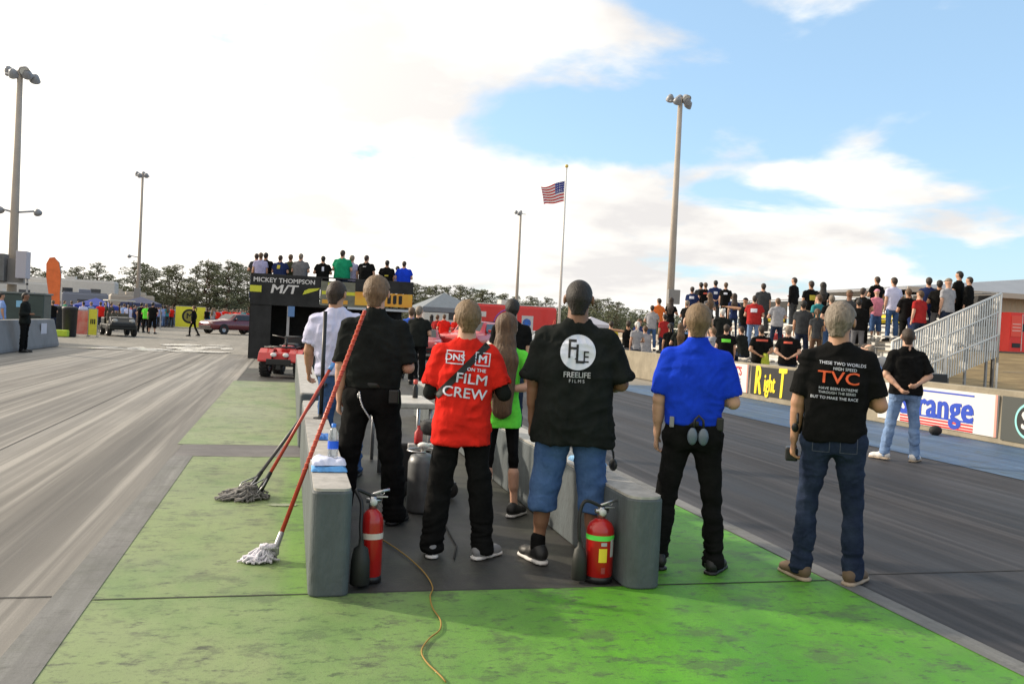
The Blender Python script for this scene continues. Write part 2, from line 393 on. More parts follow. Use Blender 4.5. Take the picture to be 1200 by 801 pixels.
def shirt_mesh(p, J, h, seed):
    w = p.get('w',1.); gut = p.get('gut',0.); dz = J['dz']; st = p.get('top','tee'); fem = p.get('fem',0); V = Vol(h)
    hem = p.get('hem',.86)+dz; lz = p.get('loose',0.)
    if st == 'polo':
        P = [(.94,.160,.118),(1.02,.166,.122),(1.10,.180,.128+gut*.7),(1.2,.184,.126+gut*.5),(1.30,.186,.124),(1.38,.172,.112),(1.435,.135,.090),(1.48,.090,.072),(1.535,.062,.062)]
        hem = .985+dz
    else:
        P = [(.76,.192,.142),(.90,.187,.139+gut*.4),(1.05,.174,.126+gut*.8),(1.2,.180,.124+gut*.6),(1.30,.186,.122),(1.38,.172,.110),(1.435,.135,.088),(1.48,.090,.070),(1.53,.062,.062)]
    if fem: P = [(z,a*(.94 if z<1.0 else .80 if z < 1.25 else .88),b*(1. if z < 1. else .92)) for z,a,b in P]
    def lo(z): return lz*(1.0 if z < 1.3 else max(0,(1.46-z)/.16))
    V.torso([(z+dz,a*w+lo(z),b*(w+1)/2+lo(z)*.6) for z,a,b in P], J['cx'], J['cy'], .05, 2.5)
    V.cut(lambda X,Y,Z: hem-Z+0*X+0*Y)
    sl = p.get('sleeve',.62); aw = .85+.15*w-.10*fem
    if st != 'tank':
        for sd in 'LR':
            s, e, wr = J['sh'+sd], J['el'+sd], J['wr'+sd]; zc = 1.47+dz
            nb = np.array([J['cx'](zc)*1., J['cy'](zc)-.015, zc+.03])
            V.cone(nb+np.array([0,0,-.030]), s+np.array([0,0,-.004]), .048, .056*aw, .05)
            if sl > 1:
                V.cone(s, e, .068*aw, .056*aw+lz*.5, .05); t = e+(wr-e)*min(1,(sl-1)); V.cone(e, t, .054*aw+lz*.4, .044*aw, .03)
            else:
                en = s+(e-s)*sl; d = nrm(e-s); r1 = .062*aw+lz*.25; r2 = .060*aw+lz*.75
                a, b = s, en+d*.05
                lo_, hi_ = np.minimum(s,b)-.1, np.maximum(s,b)+.1
                # sleeve as its own cone, cut square at its cuff
                def fn(X,Y,Z,s=s,d=d,r1=r1,r2=r2,Ln=np.linalg.norm(en-s)):
                    q = (X-s[0])*d[0]+(Y-s[1])*d[1]+(Z-s[2])*d[2]; t = np.clip(q,-0.0,Ln+.1)
                    rr = np.sqrt((X-s[0]-d[0]*t)**2+(Y-s[1]-d[1]*t)**2+(Z-s[2]-d[2]*t)**2)-(r1+(r2-r1)*np.clip(t/Ln,0,1))
                    return np.maximum(rr, q-Ln)
                V._grow(lo_, hi_); V.ops.append(('add', fn, lo_, hi_, .022))
                if h < .012: V.cone(en-d*.03, en+d*.08, r2-.012, r2-.010, .004, sub=True)
    if st == 'polo':
        zc = 1.515+dz; c = np.array([J['cx'](zc), J['cy'](zc)-.012, zc])
        V.cone(c, c+np.array([0,.004,.030]), .070, .064, .012)
    # neck opening
    zc = 1.50+dz; c = np.array([J['cx'](zc), J['cy'](zc)-.010, zc])
    V.cone(c+np.array([0,.01,.02 if st!='polo' else .015]), c+np.array([0,.0,.14]), .052, .062, .006, sub=True)
    V.cut(lambda X,Y,Z: Z-(1.545+dz if st!='polo' else 1.56+dz)+0*X+0*Y)
    return V.mesh(fold_disp(p.get('fold',.005)*1.7, seed), 'shirt')
def pants_mesh(p, J, h, seed):
    w = p.get('w',1.); dz = J['dz']; bt = p.get('bottom','pants'); lw = (w+1)/2*(.86 if p.get('fem') else 1.); V = Vol(h); gut = p.get('gut',0)
    bag = {'pants':-.006,'baggy':.006,'jeans':-.008,'shorts':.016,'leggings':-.016,'capri':-.016,'shortshorts':.0,'skinny':-.01}[bt]
    up = 1.03; fm = .86 if p.get('fem') else 1.
    tk = 1. if p.get('top') == 'polo' else .90
    V.torso([(.83+dz,.12*fm,.105),(.88+dz,(.165*w+bag*.5)*fm,.118+bag*.4),(.95+dz,(.166*w+bag*.4)*fm*(tk+1)/2,(.122+bag*.2)*(tk+1)/2),(1.0+dz,.158*w*fm*tk,.112*fm*tk),(up+dz,.153*w*fm*tk,(.108+gut*.3)*fm*tk)], J['cx'], J['cy'], .05)
    end = {'shorts':.34,'capri':.30,'shortshorts':.62}.get(bt)
    for sd, sg in (('L',-1),('R',1)):
        hp, kn, an = J['hip'+sd], J['knee'+sd], J['ank'+sd]
        V.ell(hp*np.array([fm*.98,1,1])+np.array([0,-.042 if tk > .95 else -.034,-.02]), (.086*lw,.080*fm,.092), .05)
        V.cone(hp+np.array([0,0,-.03]), kn, (.096+bag*.6)*lw, (.066+bag)*lw, .045)
        if end is None or end < .55:
            tip = an+np.array([0,-.006,-.035 if end is None else 0])
            V.cone(kn, tip, (.066+bag)*lw, ((.058 if bt != 'jeans' else .062)+bag)*lw, .03)
            V.cone(kn*.7+an*.3-np.array([0,.012,0]), kn*.45+an*.55-np.array([0,.01,0]), (.065+bag*.9)*lw, (.060+bag)*lw, .03)
    if end is not None:
        if p.get('legs') in ('sit','step'):
            pass
        V.cut(lambda X,Y,Z: end-Z+0*X+0*Y)
        if h < .012:
            for sd in 'LR':
                kn, an = J['knee'+sd], J['ank'+sd]; t = (kn[2]-end)/(kn[2]-an[2]); q = kn+(an-kn)*t
                if bt == 'shorts': V.cone(q+np.array([0,0,.06]), q-np.array([0,0,.06]), .062*lw, .064*lw, .004, sub=True)
    else: V.cut(lambda X,Y,Z: .045-Z+0*X+0*Y)
    amp = {'leggings':.0015,'capri':.0015,'shorts':.009,'jeans':.009}.get(bt,.010)
    return V.mesh(fold_disp(p.get('pfold',amp), seed+11, zlo=.34 if end is None else None), 'trousers')
def shoe_meshes(p, J, h):
    out = []
    for sd, sg in (('L',-1),('R',1)):
        an = J['ank'+sd]; g = an[2]-.08; ang = p.get('toe',(.18,.18))[0 if sd=='L' else 1]
        d = np.array([sg*math.sin(ang), math.cos(ang), 0])
        c = np.array([an[0], an[1], g]); V = Vol(h)
        V.cone(c-d*.045+np.array([0,0,.055]), c+d*.13+np.array([0,0,.038]), .044, .040, .03)
        V.cone(c-d*.02+np.array([0,0,.085]), c+d*.03+np.array([0,0,.06]), .045, .045, .03)
        V.cone(c+d*.13+np.array([0,0,.03]), c+d*.165+np.array([0,0,.03]), .042, .036, .02)
        V.cut(lambda X,Y,Z,g=g: g+.016-Z+0*X+0*Y)
        S = Vol(h)
        S.cone(c-d*.050+np.array([0,0,.012]), c+d*.05+np.array([0,0,.012]), .047, .043, .02)
        S.cone(c+d*.05+np.array([0,0,.012]), c+d*.165+np.array([0,0,.012]), .046, .044, .02)
        S.cut(lambda X,Y,Z,g=g: np.maximum(g+.0-Z, Z-g-.024)+0*X+0*Y)
        out.append((V.mesh(None,'shoe'), S.mesh(None,'sole')))
    return out
def hair_mesh(p, J, h, seed):
    st = p.get('hair','short'); M = headM(p)
    th = {'buzz':.004,'short':.008,'thick':.013,'long':.018,'pony':.012,'cap':.014,'balding':.007}[st]
    V = Vol(h); c = hpt(J,M,(0,-.006,1.690)); r = (.081+th,.099+th,.095+th); V.ell(c, r, .01, M)
    if st in ('short','thick','buzz','balding'): V.cone(hpt(J,M,(0,-.045,1.665)), hpt(J,M,(0,-.034,1.59)), .065+th*.8, .051+th*.4, .02)
    Mi = M.T
    piv = hpt(J,M,(0,0,1.58))
    def loc(X,Y,Z):
        dx, dy, dz = (X-piv[0])/1.06, (Y-piv[1])/1.06, (Z-piv[2])/1.06
        return (Mi[0][0]*dx+Mi[0][1]*dy+Mi[0][2]*dz, Mi[1][0]*dx+Mi[1][1]*dy+Mi[1][2]*dz, Mi[2][0]*dx+Mi[2][1]*dy+Mi[2][2]*dz+1.58)
    def cutf(X,Y,Z):
        x, y, z = loc(X,Y,Z)
        d = y-.045-1.0*np.maximum(z-1.70,-.1)            # face side
        zn = 1.572 if st in ('short','thick','buzz','balding') else 1.58
        d = np.maximum(d, zn+np.clip((y+.055),0,.08)*.9-z)
        if st in ('short','thick','buzz','balding'): d = np.maximum(d, np.minimum(np.minimum(1.700-z, y+.020), .2)*1.0)
        if st == 'balding': d = np.maximum(d, z-1.735)
        return d*.7
    if st == 'cap':
        def cutf(X,Y,Z):
            x, y, z = loc(X,Y,Z); return np.maximum(1.70-.12*y-z, -1)+0*X
        V.cut(cutf)
        V.cone(hpt(J,M,(-.03,.09,1.708)), hpt(J,M,(-.02,.155,1.700)), .045,.04,.01,(0,0,1),.2); V.cone(hpt(J,M,(.03,.09,1.708)), hpt(J,M,(.02,.155,1.700)), .045,.04,.01,(0,0,1),.2)
        return V.mesh(None,'cap')
    V.cut(cutf)
    if st == 'long':
        ln = p.get('hairlen',.55)
        a = hpt(J,M,(0,-.055,1.66)); b = hpt(J,M,(0,-.085,1.52)); zc = 1.38+J['dz']; c2 = np.array([J['cx'](zc),J['cy'](zc)-.145,zc])
        ze = 1.66-ln+J['dz']; c3 = np.array([J['cx'](ze)+p.get('hairx',0), J['cy'](ze)-.15, ze])
        V.cone(a,b,.088,.088,.03,(0,1,0),.6); V.cone(b,c2,.090,.118,.04,(0,1,0),.5); V.cone(c2,c3,.118,.088,.04,(0,1,0),.42)
    if st == 'pony':
        a = hpt(J,M,(0,-.11,1.70)); b = hpt(J,M,(0,-.15,1.60)); c2 = hpt(J,M,(0,-.13,1.45))
        V.cone(a,b,.022,.030,.01); V.cone(b,c2,.030,.014,.02)
    A = {'buzz':.0006,'long':.006,'thick':.0035}.get(st,.002)
    f = np.array([34,34,6.]) if st in ('long','pony') else np.array([75,75,28.])
    return V.mesh(lambda C: (1-2*np.abs(vnoise((C+seed)*f)))*A*.7+vnoise((C+seed)*f*2.1)*A*.4, 'hair')
_pcache = {}
KEYS = ('arms','legs','leanx','leany','w','gut','fem','turn','nod','top','hem','loose','sleeve','bottom','hair','hairlen','toe','fold')
def person(label, x, y, z, rz, H, cols, p, h=.026, group=None, fine=False, seed=1):
    """cols: skin, hair, shirt, trousers, shoe, sole"""
    key = (h, fine, seed if fine else 0)+tuple(str(p.get(k)) for k in KEYS)
    if key not in _pcache:
        bm, J = body_mesh(p, h if not fine else .0075, fine)
        hc = h if not fine else .0085
        d = dict(body=bm, J=J, shirt=shirt_mesh(p,J,hc,seed), pants=pants_mesh(p,J,hc,seed), shoes=shoe_meshes(p,J,min(h,.012) if fine else h*.7))
        d['hair'] = None if p.get('hair') == 'bald' else hair_mesh(p,J,(h*.7 if not fine else .007),seed)
        _pcache[key] = d
    d = _pcache[key]; s = H/1.78
    root = link_mat('person', d['body'], cols['skin'])
    root.location = (x,y,z); root.rotation_euler = (0,0,rz); root.scale = (s,s,s)
    tag(root, label, 'person', group)
    if d['hair'] is not None: link_mat('cap' if p.get('hair') == 'cap' else 'hair', d['hair'], cols['hair'], root)
    sh = link_mat('shirt', d['shirt'], cols['shirt'], root)
    tr = link_mat({'shorts':'shorts','shortshorts':'shorts','leggings':'leggings','capri':'leggings'}.get(p.get('bottom'),'trousers'), d['pants'], cols['pants'], root)
    for a, b in d['shoes']:
        so = link_mat('shoe', a, cols['shoe'], root); link_mat('sole', b, cols['sole'], so)
    return root, sh, tr, d
def conform(me, shirt, name, m, parent, cx, cz, off=.004, frm=-1, rot=0.):
    """print a flat drawing (x,y) on the back (frm=-1) of a garment: each vertex is cast onto the cloth"""
    from mathutils.bvhtree import BVHTree
    sm = shirt.data; t = BVHTree.FromPolygons([v.co for v in sm.vertices], [tuple(q.vertices) for q in sm.polygons])
    ca, sa = math.cos(rot), math.sin(rot); last = -.15
    for v in me.vertices:
        x, z = v.co.x*ca-v.co.y*sa, v.co.x*sa+v.co.y*ca; o = v.co.z
        hit = t.ray_cast(Vector((cx+x, frm*1.0, cz+z)), Vector((0,-frm,0)))
        yy = hit[0].y if hit[0] is not None else last
        last = yy; v.co = Vector((cx+x, yy+frm*(off+max(0,o)), cz+z))
    me.update(); return link(name, me, m, parent)
def strip_mesh(x0, x1, y0, y1, nx, ny):
    vs = [(x0+(x1-x0)*i/nx, y0+(y1-y0)*j/ny, 0) for j in range(ny+1) for i in range(nx+1)]
    fs = [(j*(nx+1)+i, j*(nx+1)+i+1, (j+1)*(nx+1)+i+1, (j+1)*(nx+1)+i) for j in range(ny) for i in range(nx)]
    me = bpy.data.meshes.new('strip'); me.from_pydata(vs,[],fs); return me
def disc_mesh(r, n=48, rings=10):
    vs = [(0,0,0)]; fs = []
    for j in range(1,rings+1):
        for i in range(n): vs.append((r*j/rings*math.cos(2*PI*i/n), r*j/rings*math.sin(2*PI*i/n), 0))
    for i in range(n): fs.append((0,1+i,1+(i+1)%n))
    for j in range(rings-1):
        for i in range(n): a = 1+j*n; fs.append((a+i,a+n+i,a+n+(i+1)%n,a+(i+1)%n))
    me = bpy.data.meshes.new('disc'); me.from_pydata(vs,[],fs); return me
# ------------------------------------------------------------------ world, sun, camera
SUN_EL, SUN_AZ = math.radians(24), math.radians(-56)      # azimuth from +Y, negative = towards -X
SKY_SC, SKY_Z, SKY_B, SKY_O = 1.6, 4.4, -.30, .06
def build_world():
    w = bpy.data.worlds.new('World'); SC.world = w; w.use_nodes = True; nt = w.node_tree; N = nt.nodes; L = nt.links
    bg = N['Background']; sky = N.new('ShaderNodeTexSky'); sky.sky_type = 'NISHITA'; sky.sun_disc = False
    sky.sun_elevation = SUN_EL; sky.sun_rotation = SUN_AZ; sky.air_density = 1.0; sky.dust_density = 1.0; sky.ozone_density = 2.0
    tc = N.new('ShaderNodeTexCoord'); sx = N.new('ShaderNodeSeparateXYZ'); L.new(tc.outputs['Generated'], sx.inputs[0])
    def M(op, a, b=None, c=None, clamp=False):
        n = N.new('ShaderNodeMath'); n.operation = op; n.use_clamp = clamp
        for i, q in enumerate((a,b,c)):
            if q is None: continue
            if isinstance(q,(int,float)): n.inputs[i].default_value = q
            else: L.new(q, n.inputs[i])
        return n.outputs[0]
    z = M('MAXIMUM', sx.outputs[2], 0.); zz = M('ADD', z, .22)
    cb = N.new('ShaderNodeCombineXYZ'); L.new(M('DIVIDE', sx.outputs[0], zz), cb.inputs[0]); L.new(M('DIVIDE', sx.outputs[1], zz), cb.inputs[1]); cb.inputs[2].default_value = SKY_Z
    n1 = N.new('ShaderNodeTexNoise'); n1.inputs['Scale'].default_value = SKY_SC; n1.inputs['Detail'].default_value = 9; n1.inputs['Roughness'].default_value = .50; n1.inputs['Distortion'].default_value = .25
    L.new(cb.outputs[0], n1.inputs['Vector'])
    # more cloud towards the sun side (-X), clearer towards +X
    bias = M('ADD', M('MULTIPLY', sx.outputs[0], SKY_B), SKY_O); hz = M('MULTIPLY', M('SUBTRACT', .25, z, None, True), .52)
    cov = M('ADD', M('ADD', n1.outputs['Fac'], bias), hz)
    r = N.new('ShaderNodeMapRange'); r.interpolation_type = 'SMOOTHSTEP'; r.inputs['From Min'].default_value = .405; r.inputs['From Max'].default_value = .52
    L.new(cov, r.inputs['Value'])
    n2 = N.new('ShaderNodeTexNoise'); n2.inputs['Scale'].default_value = 2.1; n2.inputs['Detail'].default_value = 6; L.new(cb.outputs[0], n2.inputs['Vector'])
    cr = N.new('ShaderNodeValToRGB'); cr.color_ramp.elements[0].position = .38; cr.color_ramp.elements[1].position = .60
    cr.color_ramp.elements[0].color = (8.4,8.15,8.0,1); cr.color_ramp.elements[1].color = (12.2,11.8,10.9,1)
    L.new(n2.outputs['Fac'], cr.inputs[0])
    # thin veil everywhere, brighter towards the sun
    sd = N.new('ShaderNodeVectorMath'); sd.operation = 'DOT_PRODUCT'; L.new(tc.outputs['Generated'], sd.inputs[0])
    sd.inputs[1].default_value = (math.cos(SUN_EL)*math.sin(SUN_AZ), math.cos(SUN_EL)*math.cos(SUN_AZ), math.sin(SUN_EL))
    glow = M('POWER', M('MAXIMUM', sd.outputs['Value'], 0.), 3.0)
    gm = N.new('ShaderNodeVectorMath'); gm.operation = 'SCALE'; gm.inputs[0].default_value = (11,9.8,7.8); L.new(glow, gm.inputs['Scale'])
    ga = N.new('ShaderNodeVectorMath'); ga.operation = 'ADD'; L.new(cr.outputs[0], ga.inputs[0]); L.new(gm.outputs[0], ga.inputs[1])
    sb = N.new('ShaderNodeVectorMath'); sb.operation = 'MULTIPLY_ADD'; L.new(sky.outputs[0], sb.inputs[0]); sb.inputs[1].default_value = (1.2,1.25,1.3); sb.inputs[2].default_value = (2.4,3.6,4.6)
    mx = N.new('ShaderNodeMix'); mx.data_type = 'RGBA'; L.new(r.outputs[0], mx.inputs['Factor']); L.new(sb.outputs[0], mx.inputs['A']); L.new(ga.outputs[0], mx.inputs['B'])
    L.new(mx.outputs['Result'], bg.inputs['Color']); bg.inputs['Strength'].default_value = .1
build_world()
sl = bpy.data.lights.new('sun','SUN'); sl.energy = 4.8; sl.angle = math.radians(2.0); sl.color = (1,.87,.70)
so = bpy.data.objects.new('sun', sl); COL.objects.link(so)
sdv = Vector((math.cos(SUN_EL)*math.sin(SUN_AZ), math.cos(SUN_EL)*math.cos(SUN_AZ), math.sin(SUN_EL)))
so.rotation_euler = (-sdv).to_track_quat('-Z','Y').to_euler()
cam = bpy.data.cameras.new('camera'); co = bpy.data.objects.new('camera', cam); COL.objects.link(co); SC.camera = co
cam.sensor_width = 36; cam.lens = F_PX/1200*36; cam.clip_end = 6000; cam.clip_start = .05
fw = Vector(ray(CX,CY)).normalized(); rt = (Vector(ray(CX+1,CY))-Vector(ray(CX,CY))).normalized(); upv = rt.cross(fw)
Mc = Matrix((rt, upv, -fw)).transposed().to_4x4(); Mc.translation = (0,0,EYE); co.matrix_world = Mc
cam.dof.use_dof = False
vs = SC.view_settings; vs.view_transform = 'Standard'; vs.look = 'None'; vs.exposure = .05; vs.gamma = 1
SC.cycles.max_bounces = 6; SC.cycles.use_denoising = True; SC.cycles.use_adaptive_sampling = True
# ------------------------------------------------------------------ ground materials
def ground_mat(name, ca, cb_, rough=.6, streak=.5, sx=2.2, sy=.06, fine=30, blot=.4, dark=None, bump=.3, spec=.4, cracks=False, tracks=(), patch=None, specks=0.):
    m = bpy.data.materials.new(name); m.use_nodes = True; nt = m.node_tree; N = nt.nodes; L = nt.links; b = N['Principled BSDF']
    b.inputs['Roughness'].default_value = rough; b.inputs['Specular IOR Level'].default_value = spec
    tc = N.new('ShaderNodeTexCoord')
    def noise(scale, det=5, st=(1,1,1), ro=.6, off=(0,0,0)):
        mp = N.new('ShaderNodeMapping'); mp.inputs['Scale'].default_value = st; mp.inputs['Location'].default_value = off; L.new(tc.outputs['Object'], mp.inputs[0])
        t = N.new('ShaderNodeTexNoise'); t.inputs['Scale'].default_value = scale; t.inputs['Detail'].default_value = det; t.inputs['Roughness'].default_value = ro; L.new(mp.outputs[0], t.inputs[0]); return t.outputs['Fac']
    def rng(v, a, c, lo=0., hi=1.):
        r = N.new('ShaderNodeMapRange'); r.inputs['From Min'].default_value = a; r.inputs['From Max'].default_value = c; r.inputs['To Min'].default_value = lo; r.inputs['To Max'].default_value = hi; L.new(v, r.inputs[0]); return r.outputs[0]
    def mix(f, A, B, mode='MIX'):
        x = N.new('ShaderNodeMix'); x.data_type = 'RGBA'; x.blend_type = mode
        if isinstance(f,float): x.inputs[0].default_value = f
        else: L.new(f, x.inputs[0])
        for q, k in ((A,'A'),(B,'B')):
            if isinstance(q, tuple): x.inputs[k].default_value = q+(1,)
            else: L.new(q, x.inputs[k])
        return x.outputs['Result']
    c = mix(rng(noise(blot_s,6), .35, .65), ca, cb_) if (blot_s := blot*2.) else ca
    c = mix(rng(noise(1., 6, (sx,sy,1), .7), .40, .58, 0., streak), c, dark or tuple(x*.45 for x in ca))
    c = mix(rng(noise(1., 4, (sx*9,sy*3,1), .6, (3,1,0)), .45, .58, 0., streak*.7), c, tuple(x*.55 for x in ca))
    c = mix(rng(noise(1., 4, (sx*4,sy*2,1), .6, (7,5,0)), .50, .62, 0., streak*.6), c, tuple(min(1,x*1.45) for x in cb_))
    sxyz = N.new('ShaderNodeSeparateXYZ'); L.new(tc.outputs['Object'], sxyz.inputs[0])
    wob = noise(.3, 3, (1,1,1))
    for (x0, wd, st) in tracks:
        a = N.new('ShaderNodeMath'); a.operation = 'SUBTRACT'; L.new(sxyz.outputs[0], a.inputs[0]); a.inputs[1].default_value = x0
        ww = N.new('ShaderNodeMath'); ww.operation = 'MULTIPLY_ADD'; L.new(wob, ww.inputs[0]); ww.inputs[1].default_value = wd; L.new(a.outputs[0], ww.inputs[2])
        ab = N.new('ShaderNodeMath'); ab.operation = 'ABSOLUTE'; L.new(ww.outputs[0], ab.inputs[0])
        tex = N.new('ShaderNodeMath'); tex.operation = 'MULTIPLY'; L.new(rng(ab.outputs[0], wd*.3, wd, st, 0.), tex.inputs[0]); L.new(rng(noise(1.,5,(14,.12,1),.65,(x0,0,0)),.3,.6,.3,1.), tex.inputs[1])
        c = mix(tex.outputs[0], c, (.018,.017,.018))
    c = mix(rng(noise(fine*3, 3), .3, .7, 0., .35), c, tuple(x*.6 for x in ca))
    if patch: c = patch(c, N, L, tc, noise, rng, mix, sxyz)
    if specks:
        c = mix(rng(noise(2.6, 8, (1,1.3,1), .78, (4,1,0)), .52, .60, 0., specks*.75), c, (.06,.065,.045))
        c = mix(rng(noise(45., 4, (1,1,1), .7, (1,1,0)), .56, .66, 0., specks*.6), c, (.05,.055,.04))
        c = mix(rng(noise(.55, 6, (1,.8,1), .7, (8,3,0)), .47, .64, 0., specks*.35), c, (.085,.11,.055))
        c = mix(rng(noise(7., 6, (1,1.8,1), .75, (2,9,0)), .54, .64, 0., specks), c, (.035,.037,.03))
        c = mix(rng(noise(1.1, 7, (1,.6,1), .7, (5,2,0)), .48, .64, 0., specks*.5), c, tuple(x*.55+.012 for x in ca))
    L.new(c, b.inputs['Base Color'])
    L.new(rng(noise(.8,4,(sx,sy,1)), .3,.7, rough-.10, min(1,rough+.14)), b.inputs['Roughness'])
    bp = N.new('ShaderNodeBump'); bp.inputs['Strength'].default_value = bump; bp.inputs['Distance'].default_value = .006; L.new(noise(fine*4,4), bp.inputs['Height']); L.new(bp.outputs[0], b.inputs['Normal'])
    MATS[name] = m; return m
def struct(name, poly, z, m):
    o = MB().sheet(poly, z).build(name, m); tag(o, kind='structure'); return o
rect = lambda x0,x1,y0,y1: [(x0,y0),(x1,y0),(x1,y1),(x0,y1)]
M_lot = ground_mat('asphalt_lot', (.20,.183,.155), (.28,.257,.22), .75, .35, .5, .12, blot=.05)
M_laneL = ground_mat('lane_sunny', (.195,.178,.155), (.29,.268,.235), .55, .85, 1.5, .035, blot=.15, tracks=((-3.2,.35,.55),(-5.0,.35,.5),(-1.55,.35,.6),(-4.2,.06,.8),(-6.6,.25,.35)))
M_laneR = ground_mat('lane_rubbered', (.030,.027,.028), (.060,.056,.058), .60, .8, 1.8, .05, blot=.2, tracks=((4.9,.45,.7),(6.9,.45,.7)), spec=.25)
M_pad = ground_mat('pad_asphalt', (.030,.029,.028), (.060,.057,.053), .6, .5, .8, .5, blot=.9, specks=.5)
M_border = ground_mat('concrete_border', (.15,.148,.145), (.23,.225,.215), .7, .35, 3., .3, specks=.35)
def glare_tint(c, N, L, tc, noise, rng, mix, s):
    # low sun's glare painted into the green: paler towards the lane side
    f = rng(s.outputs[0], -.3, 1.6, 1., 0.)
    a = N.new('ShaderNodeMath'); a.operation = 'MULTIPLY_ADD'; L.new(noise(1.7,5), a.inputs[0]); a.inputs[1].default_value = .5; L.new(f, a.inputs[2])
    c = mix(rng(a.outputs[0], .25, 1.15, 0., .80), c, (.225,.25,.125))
    # a brighter yellow-green band at the foot of the wall
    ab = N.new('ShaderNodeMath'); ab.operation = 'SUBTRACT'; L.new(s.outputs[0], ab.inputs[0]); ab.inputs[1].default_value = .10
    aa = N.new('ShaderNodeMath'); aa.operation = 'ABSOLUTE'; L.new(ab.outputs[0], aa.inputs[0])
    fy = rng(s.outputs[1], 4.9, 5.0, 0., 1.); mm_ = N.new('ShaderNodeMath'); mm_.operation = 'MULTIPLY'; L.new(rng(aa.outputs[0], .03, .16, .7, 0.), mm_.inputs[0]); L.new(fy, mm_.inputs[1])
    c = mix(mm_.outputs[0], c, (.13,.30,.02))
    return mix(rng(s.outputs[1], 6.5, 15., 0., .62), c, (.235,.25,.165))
M_green = ground_mat('green_paint', (.062,.255,.010), (.115,.36,.016), .6, .3, .7, .5, blot=.5, dark=(.05,.15,.02), specks=.72, patch=glare_tint)
M_blue = ground_mat('blue_paint', (.045,.105,.22), (.10,.165,.27), .6, .6, 1.5, .10, blot=.3, specks=.55)
struct('ground', rect(-1500,1500,-500,3000), -.012, M_lot)
struct('left_lane', rect(-8.25,-1.165,-8,34), -.004, M_laneL)
struct('right_lane', rect(3.62,8.6,-8,60), -.004, M_laneR)
struct('pad_ground', rect(-1.16,3.45,4.985,26), -.006, M_pad)
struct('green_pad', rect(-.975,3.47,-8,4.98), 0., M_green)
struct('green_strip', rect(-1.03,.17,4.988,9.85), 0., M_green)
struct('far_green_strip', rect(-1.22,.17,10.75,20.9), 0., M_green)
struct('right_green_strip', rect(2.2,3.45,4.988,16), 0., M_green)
struct('left_border', rect(-1.165,-.96,-8,9.86), .0035, M_border)
struct('right_border', rect(3.455,3.60,-8,40), .0035, M_border)
struct('cross_joint', rect(-1.16,.17,9.87,10.74), 0., ground_mat('joint_asphalt',(.13,.12,.12),(.19,.18,.17),.7,.4,.5,2.))
struct('blue_strip', rect(8.62,11.38,-8,24), 0., M_blue)
M_seam = plain('seam', (.03,.03,.03), .9)
struct('slab_seam', rect(-8.2,-1.17,5.06,5.075), .0, M_seam); struct('slab_seam', rect(3.62,8.6,5.10,5.115), .0, M_seam)
struct('slab_seam', rect(-.95,3.44,4.978,4.99), .004, M_seam)
for x in (-2.9,-4.7,-6.5): struct('slab_seam', rect(x,x+.012,-8,34), .0, M_seam)
# pale washed patch with standing water
def blob(cx, cy, rx, ry, n=26, seed=1):
    R = random.Random(seed); return [(cx+rx*math.cos(2*PI*i/n)*R.uniform(.6,1), cy+ry*math.sin(2*PI*i/n)*R.uniform(.6,1)) for i in range(n)]
M_wet = mat('wet_patch', (.52,.49,.43), .22, noise=.35, nscale=3, spec=.5)
RW = random.Random(12)
for k in range(26):
    c = onground(RW.gauss(200,32), RW.uniform(404,412.5)); struct('puddle', blob(c[0],c[1],RW.uniform(.25,1.0),RW.uniform(.4,1.6),14,seed=k+3), .0005+.0007*k, M_wet)
# ------------------------------------------------------------------ concrete walls at the start line
M_conc = mat('shaded_concrete', (.058,.068,.072), .62, col2=(.098,.118,.128), nscale=5, bump=.5, bscale=45, spec=.4, stretch=(1,1,.45))  # wall sides: their shaded tone is put into the colour
M_conctop = mat('sunlit_concrete', (.26,.25,.23), .75, col2=(.44,.42,.39), nscale=9, bump=.3, bscale=50)  # same wall's top: its sunlit tone is put into a paler colour
def rounded(x0,x1,y0,y1,r,n=6,only_front=False):
    pts = []
    for cx, cy, a0 in ((x1-r,y0+r,-90),(x1-r,y1-r,0),(x0+r,y1-r,90),(x0+r,y0+r,180)):
        for k in range(n+1):
            a = math.radians(a0+90*k/n); pts.append((cx+r*math.cos(a), cy+r*math.sin(a)))
    return pts
def wall(label, x0,x1,y0,y1,h,group='low concrete walls between the lanes', r=.05):
    t = thing('concrete_wall', label, 'wall', ((x0+x1)/2,y0,0), 0, group)
    mx = (x0+x1)/2
    MB().prism(rounded(x0-mx,x1-mx,0,y1-y0,r), .0, h-.012).build('wall_body', M_conc, t, .012)
    MB().prism(rounded(x0-mx+.008,x1-mx-.008,.008,y1-y0-.008,r), h-.0115, h+.004).build('wall_cap', M_conctop, t)
    return t
wall('low grey concrete wall left of the men, rags and water bottle on its near end', .15,.372,4.92,10.12,.598)
wall('far grey concrete wall beyond the gap, beside the red quad bike', .13,.40,10.6,21.2,.64)
wall('low grey concrete wall with rounded end behind the right red extinguisher', 2.02,2.25,4.90,14.5,.555, r=.085)
